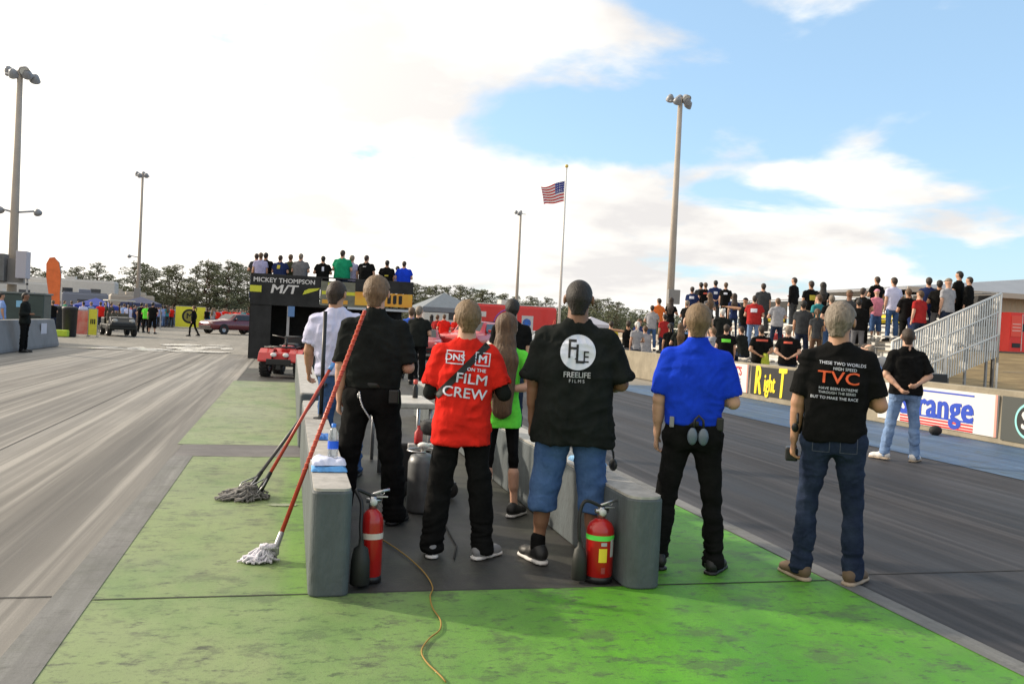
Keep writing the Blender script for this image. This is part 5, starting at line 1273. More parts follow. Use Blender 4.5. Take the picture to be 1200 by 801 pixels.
def pine_variant(seed, tall=1.):
    R = random.Random(seed*13); t = thing('pine_tree','x','tree'); H = 9*tall
    tr = MB(); pts = [(R.uniform(-.12,.12)*k,R.uniform(-.1,.1)*k,H*k/7*.98) for k in range(8)]; tr.path(pts,[.18*(1-k/8.5) for k in range(8)],7)
    cr = MB(); base = R.uniform(.12,.30)
    for i in range(44):
        f = base+(1-base)*((i+.5)/44); z = H*f; a = R.uniform(0,2*PI); prof = math.sin(min(1,(1-f)*1.35+.14)*PI*.72)
        rr = 1.55*prof*R.uniform(.25,1.15); x, y = rr*math.cos(a), rr*math.sin(a)
        tr.path([(0,0,z-.5),(x*.5,y*.5,z-.15),(x*.9,y*.9,z)],[.05,.035,.015],5)
        s = R.uniform(.30,.95)*(.55+.45*prof); leaf_cloud(cr,(x,y,z+.1),(s*1.2,s*1.2,s*.45),int(100*s+18),R,.36)
    leaf_cloud(cr,(0,0,H*.99),(.4,.4,.6),50,R,.3)
    tr.build('trunk',M_bark,t); cr.build('crown',M_leaf[seed%2],t)
    return t
pv = [pine_variant(s,tl) for s,tl in ((1,1.),(2,.92),(3,1.05),(4,.85),(5,.97),(6,.8))]
ORD = ['first','second','third','fourth','fifth','sixth','seventh','eighth','ninth','tenth','eleventh','twelfth','thirteenth','fourteenth','fifteenth','sixteenth','seventeenth','eighteenth','nineteenth','twentieth','twenty-first','twenty-second','twenty-third','twenty-fourth','twenty-fifth','twenty-sixth','twenty-seventh','twenty-eighth','twenty-ninth','thirtieth']
used = set()
def put_tree(px, top_py, y, lab, grp, k, wf=1.):
    src = pv[k%len(pv)]; c = src if k%len(pv) not in used else copy_tree(src); used.add(k%len(pv))
    p = atY(px, top_py, y); H = p[2]; base = [9,8.28,9.45,7.65,8.73,7.2][k%6]
    s = max(.3,H/base/1.03); c.location = (p[0],y,-.05); c.rotation_euler = (0,0,k*1.7); c.scale = (s*wf,s*wf,s)
    c['label'] = lab; c['group'] = grp
R = random.Random(4)
left = [(-8,322,118),(6,318,112),(22,326,120),(38,312,125),(54,318,122),(66,309,118),(80,322,124),(92,312,116),(104,316,125),(116,307,118),(128,322,120),(140,326,124),(158,306,108),(170,308,112),(182,314,118),(196,312,115),(207,310,112),(222,324,122),(232,313,112),(244,306,108),(256,308,110),(268,305,106),(280,308,110),(294,312,114),(308,316,116)]
for i,(px,py,y) in enumerate(left): put_tree(px,py,y,f'{ORD[i]} pine from the left in the tree line behind the left pits','pine trees behind the left pits',i*5+i//3,1.25)
right = [(486,331,138),(499,334,145),(512,333,138),(526,334,142),(540,333,140),(553,336,150),(566,338,145),(578,341,150),(592,343,160),(606,345,170),(622,346,175),(640,347,175),(700,349,165),(714,348,150),(690,346,175),(724,352,140)]
for i,(px,py,y) in enumerate(right): put_tree(px,py+1,y,f'{ORD[i]} pine counted from the black tower in the middle tree line','pine trees beyond the middle pits',i*3+1,1.5)
# a far wood that reads as one mass closing the gaps
def wood(label, x0, x1, y0, y1, h, n, seed):
    R = random.Random(seed); m = MB()
    for i in range(n):
        x = R.uniform(x0,x1); y = R.uniform(y0,y1); H = h*R.uniform(.65,1.0); r = R.uniform(1.5,2.6)
        for k in range(5): leaf_cloud(m,(x+R.uniform(-1,1),y+R.uniform(-1,1),H*(.14+.19*k)),(r*(1.15-.17*k),r,H*.14),42,R,.8)
    o = m.build('far_wood',M_leaf[1]); tag(o,label,'woods',kind='stuff'); return o
wood('distant dense pine wood low behind the left pits',-90,4,126,150,4.6,240,3)
wood('distant dense pine wood low behind the middle pits',4,80,158,190,6.4,260,5)
# undergrowth strip behind the pits
# ------------------------------------------------------------------ the people standing at the start line
SK = dict(l=mat('skin_light',(.50,.29,.20),.55,noise=.06,spec=.35), t=mat('skin_tan',(.40,.215,.13),.55,noise=.06,spec=.35), m=mat('skin_brown',(.20,.10,.06),.5,noise=.06,spec=.35), d=mat('skin_dark',(.09,.045,.03),.5,spec=.35))
def hairm(n, c, c2): return mat('hair_'+n, c, .6, col2=c2, nscale=40, stretch=(1,1,.25), bump=.6, bscale=160, spec=.35)
HR = dict(blond=hairm('sandy',(.105,.066,.033),(.22,.145,.078)), brown=hairm('brown',(.060,.034,.018),(.135,.080,.042)), lbrown=hairm('light_brown',(.10,.062,.035),(.20,.13,.075)), black=hairm('black',(.010,.009,.008),(.028,.022,.018)), grey=hairm('grey',(.11,.085,.06),(.26,.215,.17)), white=hairm('white',(.45,.43,.40),(.62,.60,.57)), dbrown=hairm('dark_brown',(.022,.014,.010),(.055,.036,.025)), capb=fabric('cap_black',(.015,.015,.018)), capp=fabric('cap_pink',(.60,.25,.32)), capr=fabric('cap_red',(.5,.03,.03)), capw=fabric('cap_white',(.6,.6,.6)))
def denim(n, c, c2): return creased(mat('denim_'+n, c, .95, col2=c2, nscale=7, bump=.35, bscale=90, spec=.1), 9., .5, .015)
FB = dict(black=fabric('black',(.0075,.0075,.0075),.35), black2=fabric('washed_black',(.013,.015,.014),.3), red=fabric('red',(.62,.022,.014)), royal=fabric('royal',(.010,.045,.50)), white=fabric('white',(.55,.55,.72),.08),
  neon=fabric('neon_green',(.14,.70,.06)), jeans=denim('blue',(.10,.17,.32),(.20,.29,.46)), djeans=denim('dark',(.009,.014,.032),(.026,.038,.070)), mjeans=denim('mid',(.035,.075,.18),(.07,.13,.27)), khaki=fabric('khaki',(.36,.29,.20)), grey=fabric('grey',(.13,.13,.14)), lgrey=fabric('light_grey',(.30,.30,.32)), dgrey=fabric('dark_grey',(.045,.048,.052)), navy=fabric('navy',(.018,.028,.085)), green=fabric('green',(.012,.22,.11)), lav=fabric('lavender',(.36,.34,.50)), orange=fabric('orange',(.68,.16,.035)), dred=fabric('dark_red',(.33,.025,.025)), yellow=fabric('yellow',(.66,.52,.05)), pink=fabric('pink',(.62,.22,.28)), blue=fabric('plain_blue',(.04,.10,.45)), lblue=fabric('light_blue',(.22,.32,.58)), olive=fabric('olive',(.05,.055,.03)), brown=fabric('brown',(.10,.06,.04)), whit2=fabric('off_white',(.62,.60,.57),.06), teal=fabric('teal',(.04,.22,.24)))
SHOE = dict(b=mat('shoe_black',(.015,.015,.015),.5), w=mat('shoe_white',(.60,.58,.56),.6), br=mat('shoe_brown',(.12,.08,.05),.7), g=mat('shoe_grey',(.22,.22,.23),.7)); SOLE = dict(b=SHOE['b'], w=mat('sole_white',(.62,.60,.58),.6), br=mat('sole_tan',(.34,.27,.20),.7))
def C_(skin, hair, shirt, pants, shoe='b', sole='b'): return dict(skin=SK[skin],hair=HR[hair],shirt=FB[shirt],pants=FB[pants],shoe=SHOE[shoe],sole=SOLE[sole])
PR_W = mat('print_white',(.62,.64,.72),.8); PR_O = mat('print_orange',(.75,.12,.04),.8); PR_K = mat('print_black',(.02,.02,.02),.8); PR_G = mat('print_grey',(.42,.42,.44),.8); PR_R = mat('print_red',(.6,.03,.02),.8)
D2 = math.radians
# 1 man in black polo
p1 = dict(arms=('down',((.26,-.12,-1),(-.12,1,-.10))), legs=(((.12,.0,-1),(.08,-.02,-1)),((.14,.0,-1),(.10,-.02,-1))), w=1.07, gut=.02, top='polo', bottom='baggy', hair='thick', sleeve=.92, loose=.012, turn=-12, nod=3, toe=(.3,.45), fold=.006)
r1, s1, t1, d1 = person('tall man in black polo and black trousers between mop handles and red shirt', .615, 6.72, 0, D2(-6), 1.875, C_('l','lbrown','black2','black'), p1, fine=True, seed=1)
MB().lathe([(.163,0),(.166,.005),(.166,.035),(.163,.04)],n=40).build('belt', plain('belt_black',(.012,.012,.012),.35), r1, loc=(0,0,.985)).scale = (1.06,.80,1)
def chain(pts, r, n, name, m, par):
    mb = MB()
    for i in range(n): 
        f = i/(n-1)*(len(pts)-1); k = min(len(pts)-2,int(f)); q = Vector(pts[k]).lerp(Vector(pts[k+1]), f-k); mb.ball(q, r, 8, (1,1,1.3) if i%2 else (1.3,1,1))
    mb.build(name, m, par)
chain([(-.085,-.155,.955),(-.075,-.175,.90),(-.055,-.185,.85),(-.02,-.185,.80),(.005,-.17,.76)], .006, 26, 'key_chain', M_chrome, r1)
MB().ball((-.09,-.150,.93),.014,12,(.8,.5,1.4)).build('key_bunch', M_chrome, r1)
MB().box(.12,.19,-.165,-.125,.88,.98).build('belt_pouch', M_blackp, r1, .01)
# 2 man in red film crew shirt
p2 = dict(arms=(((.24,.10,-1),(-.25,.95,.25)),((.42,-.06,-1),(-.45,.75,.30))), legs=(((.10,.02,-1),(.10,-.02,-1)),((.12,-.03,-1),(.08,-.02,-1))), w=1.0, gut=.01, top='tee', hem=.80, bottom='baggy', hair='thick', sleeve=.80, loose=.014, turn=8, nod=4, toe=(.1,.75), fold=.008)
r2, s2, t2, d2 = person('man in red film crew t-shirt with black shoulder strap', 1.13, 5.72, 0, D2(-10), 1.70, C_('l','blond','red','black','g','w'), p2, fine=True, seed=2)
# dark undersleeves on the forearms
for sd in 'LR':
    V = Vol(.008)
    s_, e_, w_ = d2['J']['sh'+sd], d2['J']['el'+sd], d2['J']['wr'+sd]
    V.cone(s_*.3+e_*.7, e_, .050, .046, .02); V.cone(e_, e_*.15+w_*.85, .046, .034, .02)
    link('undersleeve', V.mesh(fold_disp(.003,3),'us'), FB['black2'], r2)
conform(strip_mesh(-.235,.27,-.022,.022,64,6), s2, 'shoulder_strap', mat('strap_black',(.012,.012,.012),.7), s2, -.035, 1.29, .007, rot=D2(47))
conform(text_mesh('FILM',.098,0,.014,0,1.15,seg=.012), s2, 'shirt_print', PR_W, s2, .045, 1.245, .007, rot=D2(-5))
conform(text_mesh('CREW',.098,0,.014,0,1.10,seg=.012), s2, 'shirt_print', PR_W, s2, .0, 1.150, .007, rot=D2(-5))
conform(text_mesh('ON THE',.032,0,.03,0,1.1,seg=.012), s2, 'shirt_print', PR_W, s2, .075, 1.310, .007, rot=D2(-5))
def ring_rect(w,h,b):
    me = bpy.data.meshes.new('rr'); vs=[]; fs=[]; n=8
    for (x0,x1,y0,y1) in ((-w,w,h-b,h),(-w,w,-h,-h+b),(-w,-w+b,-h,h),(w-b,w,-h,h)):
        k=len(vs)
        for j in range(n+1):
            for (a,c) in ((0,0),(1,1)):
                if x1-x0 > y1-y0: vs.append((x0+(x1-x0)*j/n, y0 if a==0 else y1, 0))
                else: vs.append((x0 if a==0 else x1, y0+(y1-y0)*j/n, 0))
        fs += [(k+2*j,k+2*j+2,k+2*j+3,k+2*j+1) for j in range(n)]
    me.from_pydata(vs,[],fs); return me
conform(ring_rect(.052,.046,.007), s2, 'shirt_print', PR_W, s2, .115, 1.385, .007, rot=D2(-4))
conform(text_mesh('M',.075,0,.03,0,1.1,seg=.012), s2, 'shirt_print', PR_W, s2, .115, 1.383, .0075, rot=D2(-4))
conform(ring_rect(.060,.046,.007), s2, 'shirt_print', PR_W, s2, -.075, 1.392, .007, rot=D2(-2))
conform(text_mesh('DNS',.062,0,.03,0,1.1,seg=.012), s2, 'shirt_print', PR_W, s2, -.075, 1.390, .0065, rot=D2(-2))
# 3 woman with long hair
p3 = dict(arms=(((.22,-.10,-1),(-.55,.5,-.3)),((.34,-.30,-1),(-1.0,-.22,-.10))), legs=(((.05,.0,-1),(.05,-.02,-1)),((.08,.0,-1),(.06,-.02,-1))), w=.90, fem=1, top='tee', hem=.79, bottom='capri', hair='long', hairlen=.70, sleeve=.5, loose=.006, turn=0, nod=2, toe=(.3,.5), fold=.003)
r3, s3, t3, d3 = person('woman with very long brown hair, neon green top and black leggings', 1.70, 6.95, 0, D2(-16), 1.64, C_('l','brown','neon','black','b','w'), p3, fine=True, seed=3)
# 5 tall man with round monogram
p5 = dict(arms=(((.24,-.04,-1),(.02,.14,-1)),((.38,.0,-1),(-.62,.85,-.25))), legs=(((.12,.0,-1),(.07,-.02,-1)),((.10,.0,-1),(.05,-.02,-1))), w=1.13, gut=.03, top='tee', hem=.765, bottom='shorts', hair='buzz', sleeve=.93, loose=.032, turn=0, nod=2, toe=(.6,.3), fold=.010)
r5, s5, t5, d5 = person('large man in black t-shirt with round white monogram and denim shorts', 1.825, 5.50, 0, D2(-18), 1.87, C_('m','black','black2','mjeans','b','w'), p5, fine=True, seed=5)
conform(disc_mesh(.108), s5, 'shirt_print', PR_W, s5, .01, 1.335, .009)
mono = [('F',.165,-.038,.014),('L',.165,.012,-.016),('E',.10,.050,-.030)]
for ch,sz,dx,dz_ in mono:
    conform(text_mesh(ch,sz,0,-.004 if 0 else .004,0,.78,seg=.012), s5, 'monogram', PR_K, s5, .01+dx, 1.335+dz_, .0115)
conform(text_mesh('-',.05,0,.03,0,1.0,seg=.012), s5, 'monogram', PR_K, s5, .0, 1.30, .0115)
conform(text_mesh('FREELIFE',.048,0,.02,0,.92,seg=.012), s5, 'shirt_print', PR_G, s5, .01, 1.197, .009)
conform(text_mesh('FILMS',.028,0,.01,0,1.0,spacing=1.5,seg=.012), s5, 'shirt_print', PR_G, s5, .01, 1.160, .009)
for sd in 'LR':
    V = Vol(.008)
    a_ = d5['J']['ank'+sd]; V.cone(a_+np.array([0,-.005,.07]), a_+np.array([0,0,-.01]), .047,.048,.02)
    link('sock', V.mesh(None,'socks'), FB['black'], r5)
# 6 man in royal blue polo
p6 = dict(arms=(((.20,-.03,-1),(.02,.22,-1)),((.30,-.02,-1),(-.72,.62,.15))), legs=(((.13,.0,-1),(.10,-.02,-1)),((.12,.0,-1),(.09,-.02,-1))), w=1.03, gut=.01, top='polo', bottom='pants', hair='short', sleeve=.86, loose=.006, turn=0, nod=0, toe=(.5,.4), fold=.006)
r6, s6, t6, d6 = person('man in royal blue polo and black trousers right of the walls', 2.59, 5.30, 0, D2(-24), 1.755, C_('l','blond','royal','black'), p6, fine=True, seed=6)
MB().lathe([(.163,0),(.166,.005),(.166,.035),(.163,.04)],n=40).build('belt', plain('belt_black',(.012,.012,.012),.35), r6, loc=(0,0,.975)).scale = (1.04,.80,1)
for sx_ in (-.025,.045): MB().ball((sx_+.02,-.175,.915),.042,16,(.80,.45,1.35)).build('ear_defender_cup', mat('cup_grey',(.10,.13,.17),.3,clear=.3), r6)
MB().path([(.0,-.17,.96),(.005,-.165,1.02),(.03,-.165,1.05),(.06,-.165,1.02),(.065,-.17,.96)],.009,6).build('ear_defender_band', M_blackp, r6)
MB().box(.145,.195,-.10,-.02,.95,1.04).build('belt_pouch', M_blackp, r6, .01)
MB().box(-.155,-.125,-.13,-.09,.96,1.03).build('radio_clip', SHOE['g'], r6, .006)
# 7 man in TVC shirt
p7 = dict(arms=(((.20,.02,-1),(.05,.10,-1)),((.34,-.04,-1),(-.58,.80,.25))), legs=(((.10,.0,-1),(.06,-.02,-1)),((.10,.02,-1),(.05,-.02,-1))), w=1.03, gut=.0, top='tee', hem=.905, bottom='jeans', hair='thick', sleeve=.80, loose=.008, turn=-18, nod=4, toe=(.6,.5), fold=.007)
r7, s7, t7, d7 = person('man in black TVC t-shirt and dark jeans on the right border stripe', 3.43, 4.98, 0, D2(-30), 1.80, C_('t','grey','black','djeans','br','br'), p7, fine=True, seed=7)
conform(text_mesh('TVC',.108,0,.010,0,1.22,seg=.012), s7, 'shirt_print', PR_O, s7, .0, 1.305, .008, rot=D2(-2))
for s_,z_,sz_,dx_ in (('THESE TWO WORLDS',.028,1.395,.02),('HIGH SPEED',.026,1.362,.035)): conform(text_mesh(s_,z_,0,.004,0,1.0,seg=.012), s7, 'shirt_print', PR_W, s7, dx_, sz_, .008, rot=D2(-3))
for s_,z_,sz_,dx_ in (('HAVE BEEN EXTREME',.024,1.238,.0),('THROUGH THE SERIES',.022,1.212,-.005),('BUT TO MAKE THE RACE',.025,1.180,-.02)): conform(text_mesh(s_,z_,0,.004,0,1.0,seg=.012), s7, 'shirt_print', PR_W, s7, dx_, sz_, .008, rot=D2(-2))
# stitched back pockets
PK = mat('pocket_stitch',(.07,.08,.11),.9)
for sx_ in (-.082,.082): conform(ring_rect(.052,.062,.004), t7, 'pocket_stitching', PK, t7, sx_, .90, .002)
conform(strip_mesh(-.03,.03,-.018,.018,6,4), t7, 'leather_patch', mat('leather',(.16,.10,.05),.7), t7, .045, .985, .003)
# cap and camera in his left hand
hw = d7['J']['wrL']
V = Vol(.008); c0 = hw+np.array([.01,-.0,-.10]); 
t = thing('camera','black camera hanging in the hand of the man in dark jeans','camera',(3.43,4.98,0),D2(-30))
MB().box(hw[0]-.05,hw[0]+.03,hw[1]+.02,hw[1]+.14,hw[2]-.14,hw[2]-.05).build('camera_body',M_blackp,t,.012)
MB().lathe([(.001,0),(.036,0),(.038,.08),(.030,.085),(.001,.08)],(hw[0]-.01,hw[1]+.13,hw[2]-.10),18,'y').build('lens',M_blackp,t)
t = thing('headphones','black headphones held against the hip of the man in dark jeans','headphones',(3.43,4.98,0),D2(-30))
for k_ in (0,1): MB().ball((hw[0]+.0+k_*.03,hw[1]-.01+k_*.06,hw[2]+.10-k_*.01),.045,14,(.6,1,1.1)).build('ear_cup',M_blackp,t)
MB().path([(hw[0]+.01,hw[1]-.03+.07*math.cos(a),hw[2]+.12+.07*math.sin(a)) for a in [i*PI/8 for i in range(9)]],.008,6).build('band',M_blackp,t)
# 8 man with hands behind by the right barrier
p8 = dict(arms=(((.34,-.18,-1),(-.62,-.55,-.70)),((.40,-.15,-1),(-.70,-.62,-.42))), legs=(((.16,.0,-1),(.16,-.02,-1)),((.10,.0,-1),(.04,-.02,-1))), w=1.06, gut=.02, top='tee', hem=.90, bottom='jeans', hair='buzz', sleeve=.85, loose=.012, turn=-5, nod=0, toe=(.9,.6), fold=.006)
r8, s8, t8, d8 = person('man in black polo and light jeans with hands clasped on the blue strip', 8.02, 10.12, 0, D2(-24), 1.78, C_('l','dbrown','black','jeans','w','br'), p8, fine=True, seed=8)
for sx_ in (-.082,.082): conform(ring_rect(.052,.062,.004), t8, 'pocket_stitching', mat('pocket_stitch_light',(.07,.12,.22),.9), t8, sx_, .90, .002)
# 4 thin man beyond, 9 white shirt man
p4 = dict(arms=('down','down'), legs='stand', w=.98, top='tee', bottom='jeans', hair='short', sleeve=.6, loose=.01)
person('slim dark haired man in black t-shirt seen beyond the long haired woman', 2.68, 10.7, 0, D2(-15), 1.885, C_('l','black','black','djeans'), p4, h=.014, seed=4)
p9 = dict(arms=(((.2,.05,-1),(.0,.6,-.8)),((.2,.1,-1),(-.2,.9,-.3))), legs=(((.08,.0,-1),(.04,-.02,-1)),((.08,.0,-1),(.06,-.02,-1))), leanx=-.13, w=1.12, top='tee', hem=.93, bottom='jeans', hair='short', sleeve=.75, loose=.02, turn=-25, nod=8, fold=.008)
person('man in white t-shirt and blue jeans behind the left wall', .50, 8.75, 0, D2(-4), 1.90, C_('t','dbrown','white','mjeans'), p9, fine=True, seed=9)
# ------------------------------------------------------------------ background people
RP = random.Random(21)
POSE = {
 'a': dict(arms=('down','heart'), legs='stand', sleeve=.62, bottom='jeans', hair='short', loose=.01),
 'b': dict(arms=('loose','down'), legs='easy', sleeve=.62, bottom='jeans', hair='short', w=1.08, loose=.014),
 'c': dict(arms=('back','back'), legs='stand', sleeve=.7, bottom='jeans', hair='short', w=1.08, loose=.014),
 'd': dict(arms=('front','front'), legs='stand', sleeve=.65, bottom='pants', hair='buzz', w=1.12, gut=.02, loose=.02),
 'e': dict(arms=('fold','fold'), legs='easy', sleeve=.65, bottom='jeans', hair='short', w=1.02, loose=.01),
 'w': dict(arms=('down','heart'), legs='stand', fem=1, sleeve=.55, bottom='leggings', hair='long', hairlen=.42, w=.88),
 'x': dict(arms=('down','front'), legs='easy', fem=1, sleeve=.55, bottom='jeans', hair='pony', w=.9),
 'k': dict(arms=('down','down'), legs='stand', sleeve=.6, bottom='shorts', hair='cap', w=.95, loose=.015),
 's': dict(arms=('knee','knee'), legs='sit', sleeve=.65, bottom='jeans', hair='short', leany=.22, w=1.02, loose=.012),
 't': dict(arms=('knee','phone'), legs='sit', sleeve=.65, bottom='jeans', hair='balding', leany=.35, nod=20, w=1.05, loose=.014),
 'p': dict(arms=('out','down'), legs='stand', sleeve=.2, top='tank', bottom='jeans', hair='cap', w=1.0),
 'g': dict(arms=('down','hip'), legs='step', sleeve=.6, bottom='jeans', hair='short', loose=.012),
 'q': dict(arms=('down','loose'), legs='walk', sleeve=1.9, bottom='pants', hair='long', hairlen=.3, fem=1, w=.9),
 'h': dict(arms=('loose','front'), legs='easy', sleeve=.65, bottom='shorts', hair='short', w=1.08, gut=.02, loose=.018),
 'f': dict(arms=('down','fwd'), legs='stand', sleeve=1.8, bottom='pants', hair='buzz', w=1.0, loose=.01),
}
def bgp(label, x, y, z, H, pose, skin, hair, shirt, pants, shoe='b', rz=None, group=None, h=.028, print_=None, hs=None):
    p = dict(POSE[pose])
    if hs: p['hair'] = hs
    r, s, tt, d = person(label, x, y, z, rz if rz is not None else D2(-18)+RP.uniform(-.3,.3), H, C_(skin,hair,shirt,pants,shoe,'w' if shoe=='w' else 'b'), p, h=h, group=group)
    if print_:
        m, w_, hh, zc = print_; w_ = w_*.5
        key = ('print',d['shirt'].name,w_,hh,zc)
        if key not in _pcache:
            o = conform(strip_mesh(-w_,w_,-hh/2,hh/2,8,4), s, 'shirt_print', m, s, 0, zc, .012); _pcache[key] = o.data
            bpy.data.objects.remove(o)
        link_mat('shirt_print', _pcache[key], m, s)
    return r
PW = PR_W; PG = mat('print_green',(.15,.65,.05),.8); PRR = mat('print_red2',(.60,.10,.06),.8); PY = mat('print_yellow',(.5,.42,.05),.8)
def stands(px, hy, pose, skin, hair, shirt, pants, label, row=None, shoe='b', Ht=1.76, rz=None, print_=None, hs=None, sit=False):
    best = None
    seat = .42 if sit else 0
    if sit: Ht = .90*Ht*.97+0*.0   # crown above the floor when seated is about 1.33
    ks = range(-1,NR) if row is None else [row]
    for k in ks:
        x = row_x(k)+.14 if k >= 0 else 12.2; zf = row_z(k) if k >= 0 else 0.
        p = atX(px, hy, x); H = p[2]-zf
        tgt = 1.33 if sit else Ht
        if k >= 0 and (p[1] < BY0+.35 or p[1] > BY1+.1) and row is None: continue
        if best is None or abs(H-tgt) < abs(best[0]-tgt): best = (H, x, p[1], zf, k)
    H, x, y, zf, k = best
    if k >= 0: y = max(BY0+.4, min(BY1-.3, y))
    if sit: s = max(.85,min(1.12,H/1.33))*1.78
    else: s = max(Ht-.14,min(Ht+.14,H))
    if y > BY1-.3 and row is None and k >= 0: pass
    return bgp(label, x, y, zf, s, pose, skin, hair, shirt, pants, shoe, rz, 'spectators on the bleachers', print_=print_, hs=hs)
G_ = 'people on the bleachers'
stands(812,327,'a','l','dbrown','navy','khaki','man in navy t-shirt with white back print at the far bleacher end',print_=(PW,.18,.10,1.36))
stands(820,331,'e','l','black','dgrey','khaki','dark haired person half hidden behind the navy shirted man in the top row')
stands(827,331,'b','l','brown','black','mjeans','young man in black t-shirt with red and white print in the top row',print_=(PRR,.2,.06,1.34))
stands(839,326,'c','l','black','navy','dgrey','tall dark haired man in dark navy shirt beside the woman in grey',print_=(PW,.14,.10,1.30))
stands(851,331,'a','l','brown','black','black','man in black t-shirt with pale print left of the first hanging banner',print_=(PW,.14,.08,1.34))
stands(832,343,'w','l','brown','grey','navy','woman in loose grey top standing one row below the navy shirted man')
stands(829,355,'x','l','brown','black','black','woman in black with brown ponytail just right of the blue shirted man',row=2)
stands(847,361,'d','l','white','black2','black','white haired man in black shirt standing above the seated pair',row=1)
stands(833,374,'s','l','grey','lblue','grey','seated grey haired man in light blue shirt beside the neon print shirt',sit=True,row=0)
stands(841,379,'s','l','lbrown','lgrey','mjeans','seated person in grey shirt directly left of the neon print shirt',sit=True,row=0,rz=.6)
stands(852,377,'b','l','dbrown','black','black','man in black t-shirt with neon green print behind the barrier',print_=(PG,.24,.09,1.34),row=-1)
stands(874,349,'p','t','capb','black','djeans','man in black sleeveless shirt and cap stretching his arm to the left',rz=D2(-40))
stands(885,346,'d','l','dbrown','dred','jeans','man in dark red t-shirt and light jeans in the middle rows',print_=(PW,.2,.12,1.30))
stands(895,332,'b','l','dbrown','dgrey','dgrey','man in dark grey shirt standing above the dark red shirt',row=5)
stands(893,377,'c','t','dbrown','black','black','man in black t-shirt with yellow cloth hanging at his waist',print_=(PRR,.3,.05,1.40),row=-1)
stands(925,376,'c','l','grey','black','djeans','man in black t-shirt with hands clasped behind him next to the yellow lettered board',print_=(PRR,.2,.05,1.38),row=-1)
stands(931,325,'f','l','dbrown','black','dgrey','man in black top with one arm forward standing high above the black boards',rz=.5)
stands(951,329,'h','t','dbrown','black','khaki','man in black t-shirt and khaki shorts in the top row',print_=(PY,.2,.16,1.25))
stands(965,331,'w','l','black','black','blue','woman with long black hair in black top and blue jeans in the top row',print_=(PW,.16,.03,1.30))
stands(958,362,'x','t','brown','dgrey','brown','woman in grey vest and dark trousers standing on the middle steps',row=2)
stands(1007,350,'f','t','black','black','grey','man in black shirt and grey trousers left of the pink shirted child',row=3)
stands(1028,328,'e','t','dbrown','black','djeans','man in black t-shirt with folded arms behind the pink shirted child',row=6)
stands(1028,339,'k','l','capp','pink','mjeans','child in pink shirt and pink cap with blue shorts',Ht=1.50,shoe='w',row=5)
stands(1048,325,'a','l','dbrown','white','mjeans','person in white t-shirt and long blue shorts in the top row')
stands(1065,338,'d','t','brown','black','black','stout man in black t-shirt standing between the white shirt and the navy polo')
stands(1089,325,'b','l','dbrown','navy','navy','man in navy polo and navy trousers near the guard panel')
stands(1124,326,'e','l','black','black','black','man in black t-shirt leaning above the slanted guard panel',row=6,rz=.4)
stands(1143,335,'f','l','dbrown','black','black','man in black half hidden by the top of the guard panel',row=6,Ht=1.60,rz=.5)
stands(1024,374,'s','l','dbrown','red','khaki','seated man in bright red shirt behind the plaid shirted man',sit=True,row=-1,rz=.3)
stands(1035,394,'t','l','grey','lblue','lblue','seated older man in light blue checked shirt looking down at his hands',sit=True,row=-1,rz=.45)
stands(786,377,'x','t','black','black','black','dark haired woman in black immediately left of the blue shirted man',row=-1)
stands(798,379,'e','l','brown','black2','black','person in faded black shirt with head beside the blue shirted man',row=-1,hs='long')
stands(772,345,'g','l','dbrown','orange','djeans','man in orange t-shirt resting one foot on a step',row=3,rz=.2)
stands(787,347,'w','t','dbrown','black','djeans','woman with dark long hair in black right of the orange shirt',row=3)
stands(758,383,'s','l','brown','lgrey','mjeans','seated person in light grey low at the far left bleachers',sit=True,row=0)
XS = [(765,352,'e','lgrey','mjeans','grey shirted person standing between the orange shirt and the pole'),(748,372,'s','navy','khaki','seated person in navy low at the far left bench'),
(779,368,'a','dred','djeans','person in dark red just below the orange shirted man'),
(806,352,'e','black','grey','person in black partly behind the blue shirted man'),(818,366,'s','dgrey','mjeans','seated person in dark grey right of the blond head'),
(861,344,'w','navy','djeans','dark haired woman in navy in front of the first banner'),(912,349,'e','lgrey','djeans','person in light grey below the high standing man'),
(942,352,'a','dgrey','djeans','person in dark grey shirt left of the khaki shorts'),
(975,346,'c','black','mjeans','person in black shirt right of the long black hair'),(996,340,'e','dgrey','djeans','person in dark grey shirt high above the grey haired man'),(1012,337,'a','black','black','person in black left of the folded arms in the top row'),
(1078,352,'b','dred','djeans','person in dark red left of the navy polo'),
(1101,338,'e','black','grey','person in black right of the navy polo'),(1112,333,'a','lgrey','djeans','person in light grey top left of the slanted panel'),
(1073,371,'s','navy','khaki','seated person in navy behind the man with hands clasped on the blue strip'),(873,384,'s','black2','djeans','seated person in faded black behind the board with small red lines'),
(960,345,'h','teal','khaki','person in teal behind the woman with long black hair')]
for i,(px,hy,po,sh_,pa,lb) in enumerate(XS): stands(px,hy,po,'lltlm'[i%5],['dbrown','brown','black','grey','lbrown'][i%5],sh_,pa,lb,sit=(po=='s'),hs=[None,'cap','buzz',None][i%4] if po != 'w' else None,Ht=1.70+.03*(i%5),rz=D2(-18)+RP.uniform(-.7,.7))
def gp(px, hy, D_y, pose, skin, hair, shirt, pants, label, shoe='b', rz=None, print_=None, hs=None, grp=None, Hmax=1.92, h=.028):
    p = atY(px,hy,D_y); H = max(1.5,min(Hmax,p[2])); return bgp(label,p[0],D_y,0,H,pose,skin,hair,shirt,pants,shoe,rz,grp,h,print_,hs)
gp(738,349,30.6,'p','t','dbrown','black','lgrey','man in black t-shirt and grey shorts holding his arm out left of the bleachers',rz=D2(-20),hs='short',Hmax=1.95,h=.028)
gp(748,359,29.0,'x','l','white','lgrey','djeans','woman with pale hair and light vest beside the man holding his arm out')
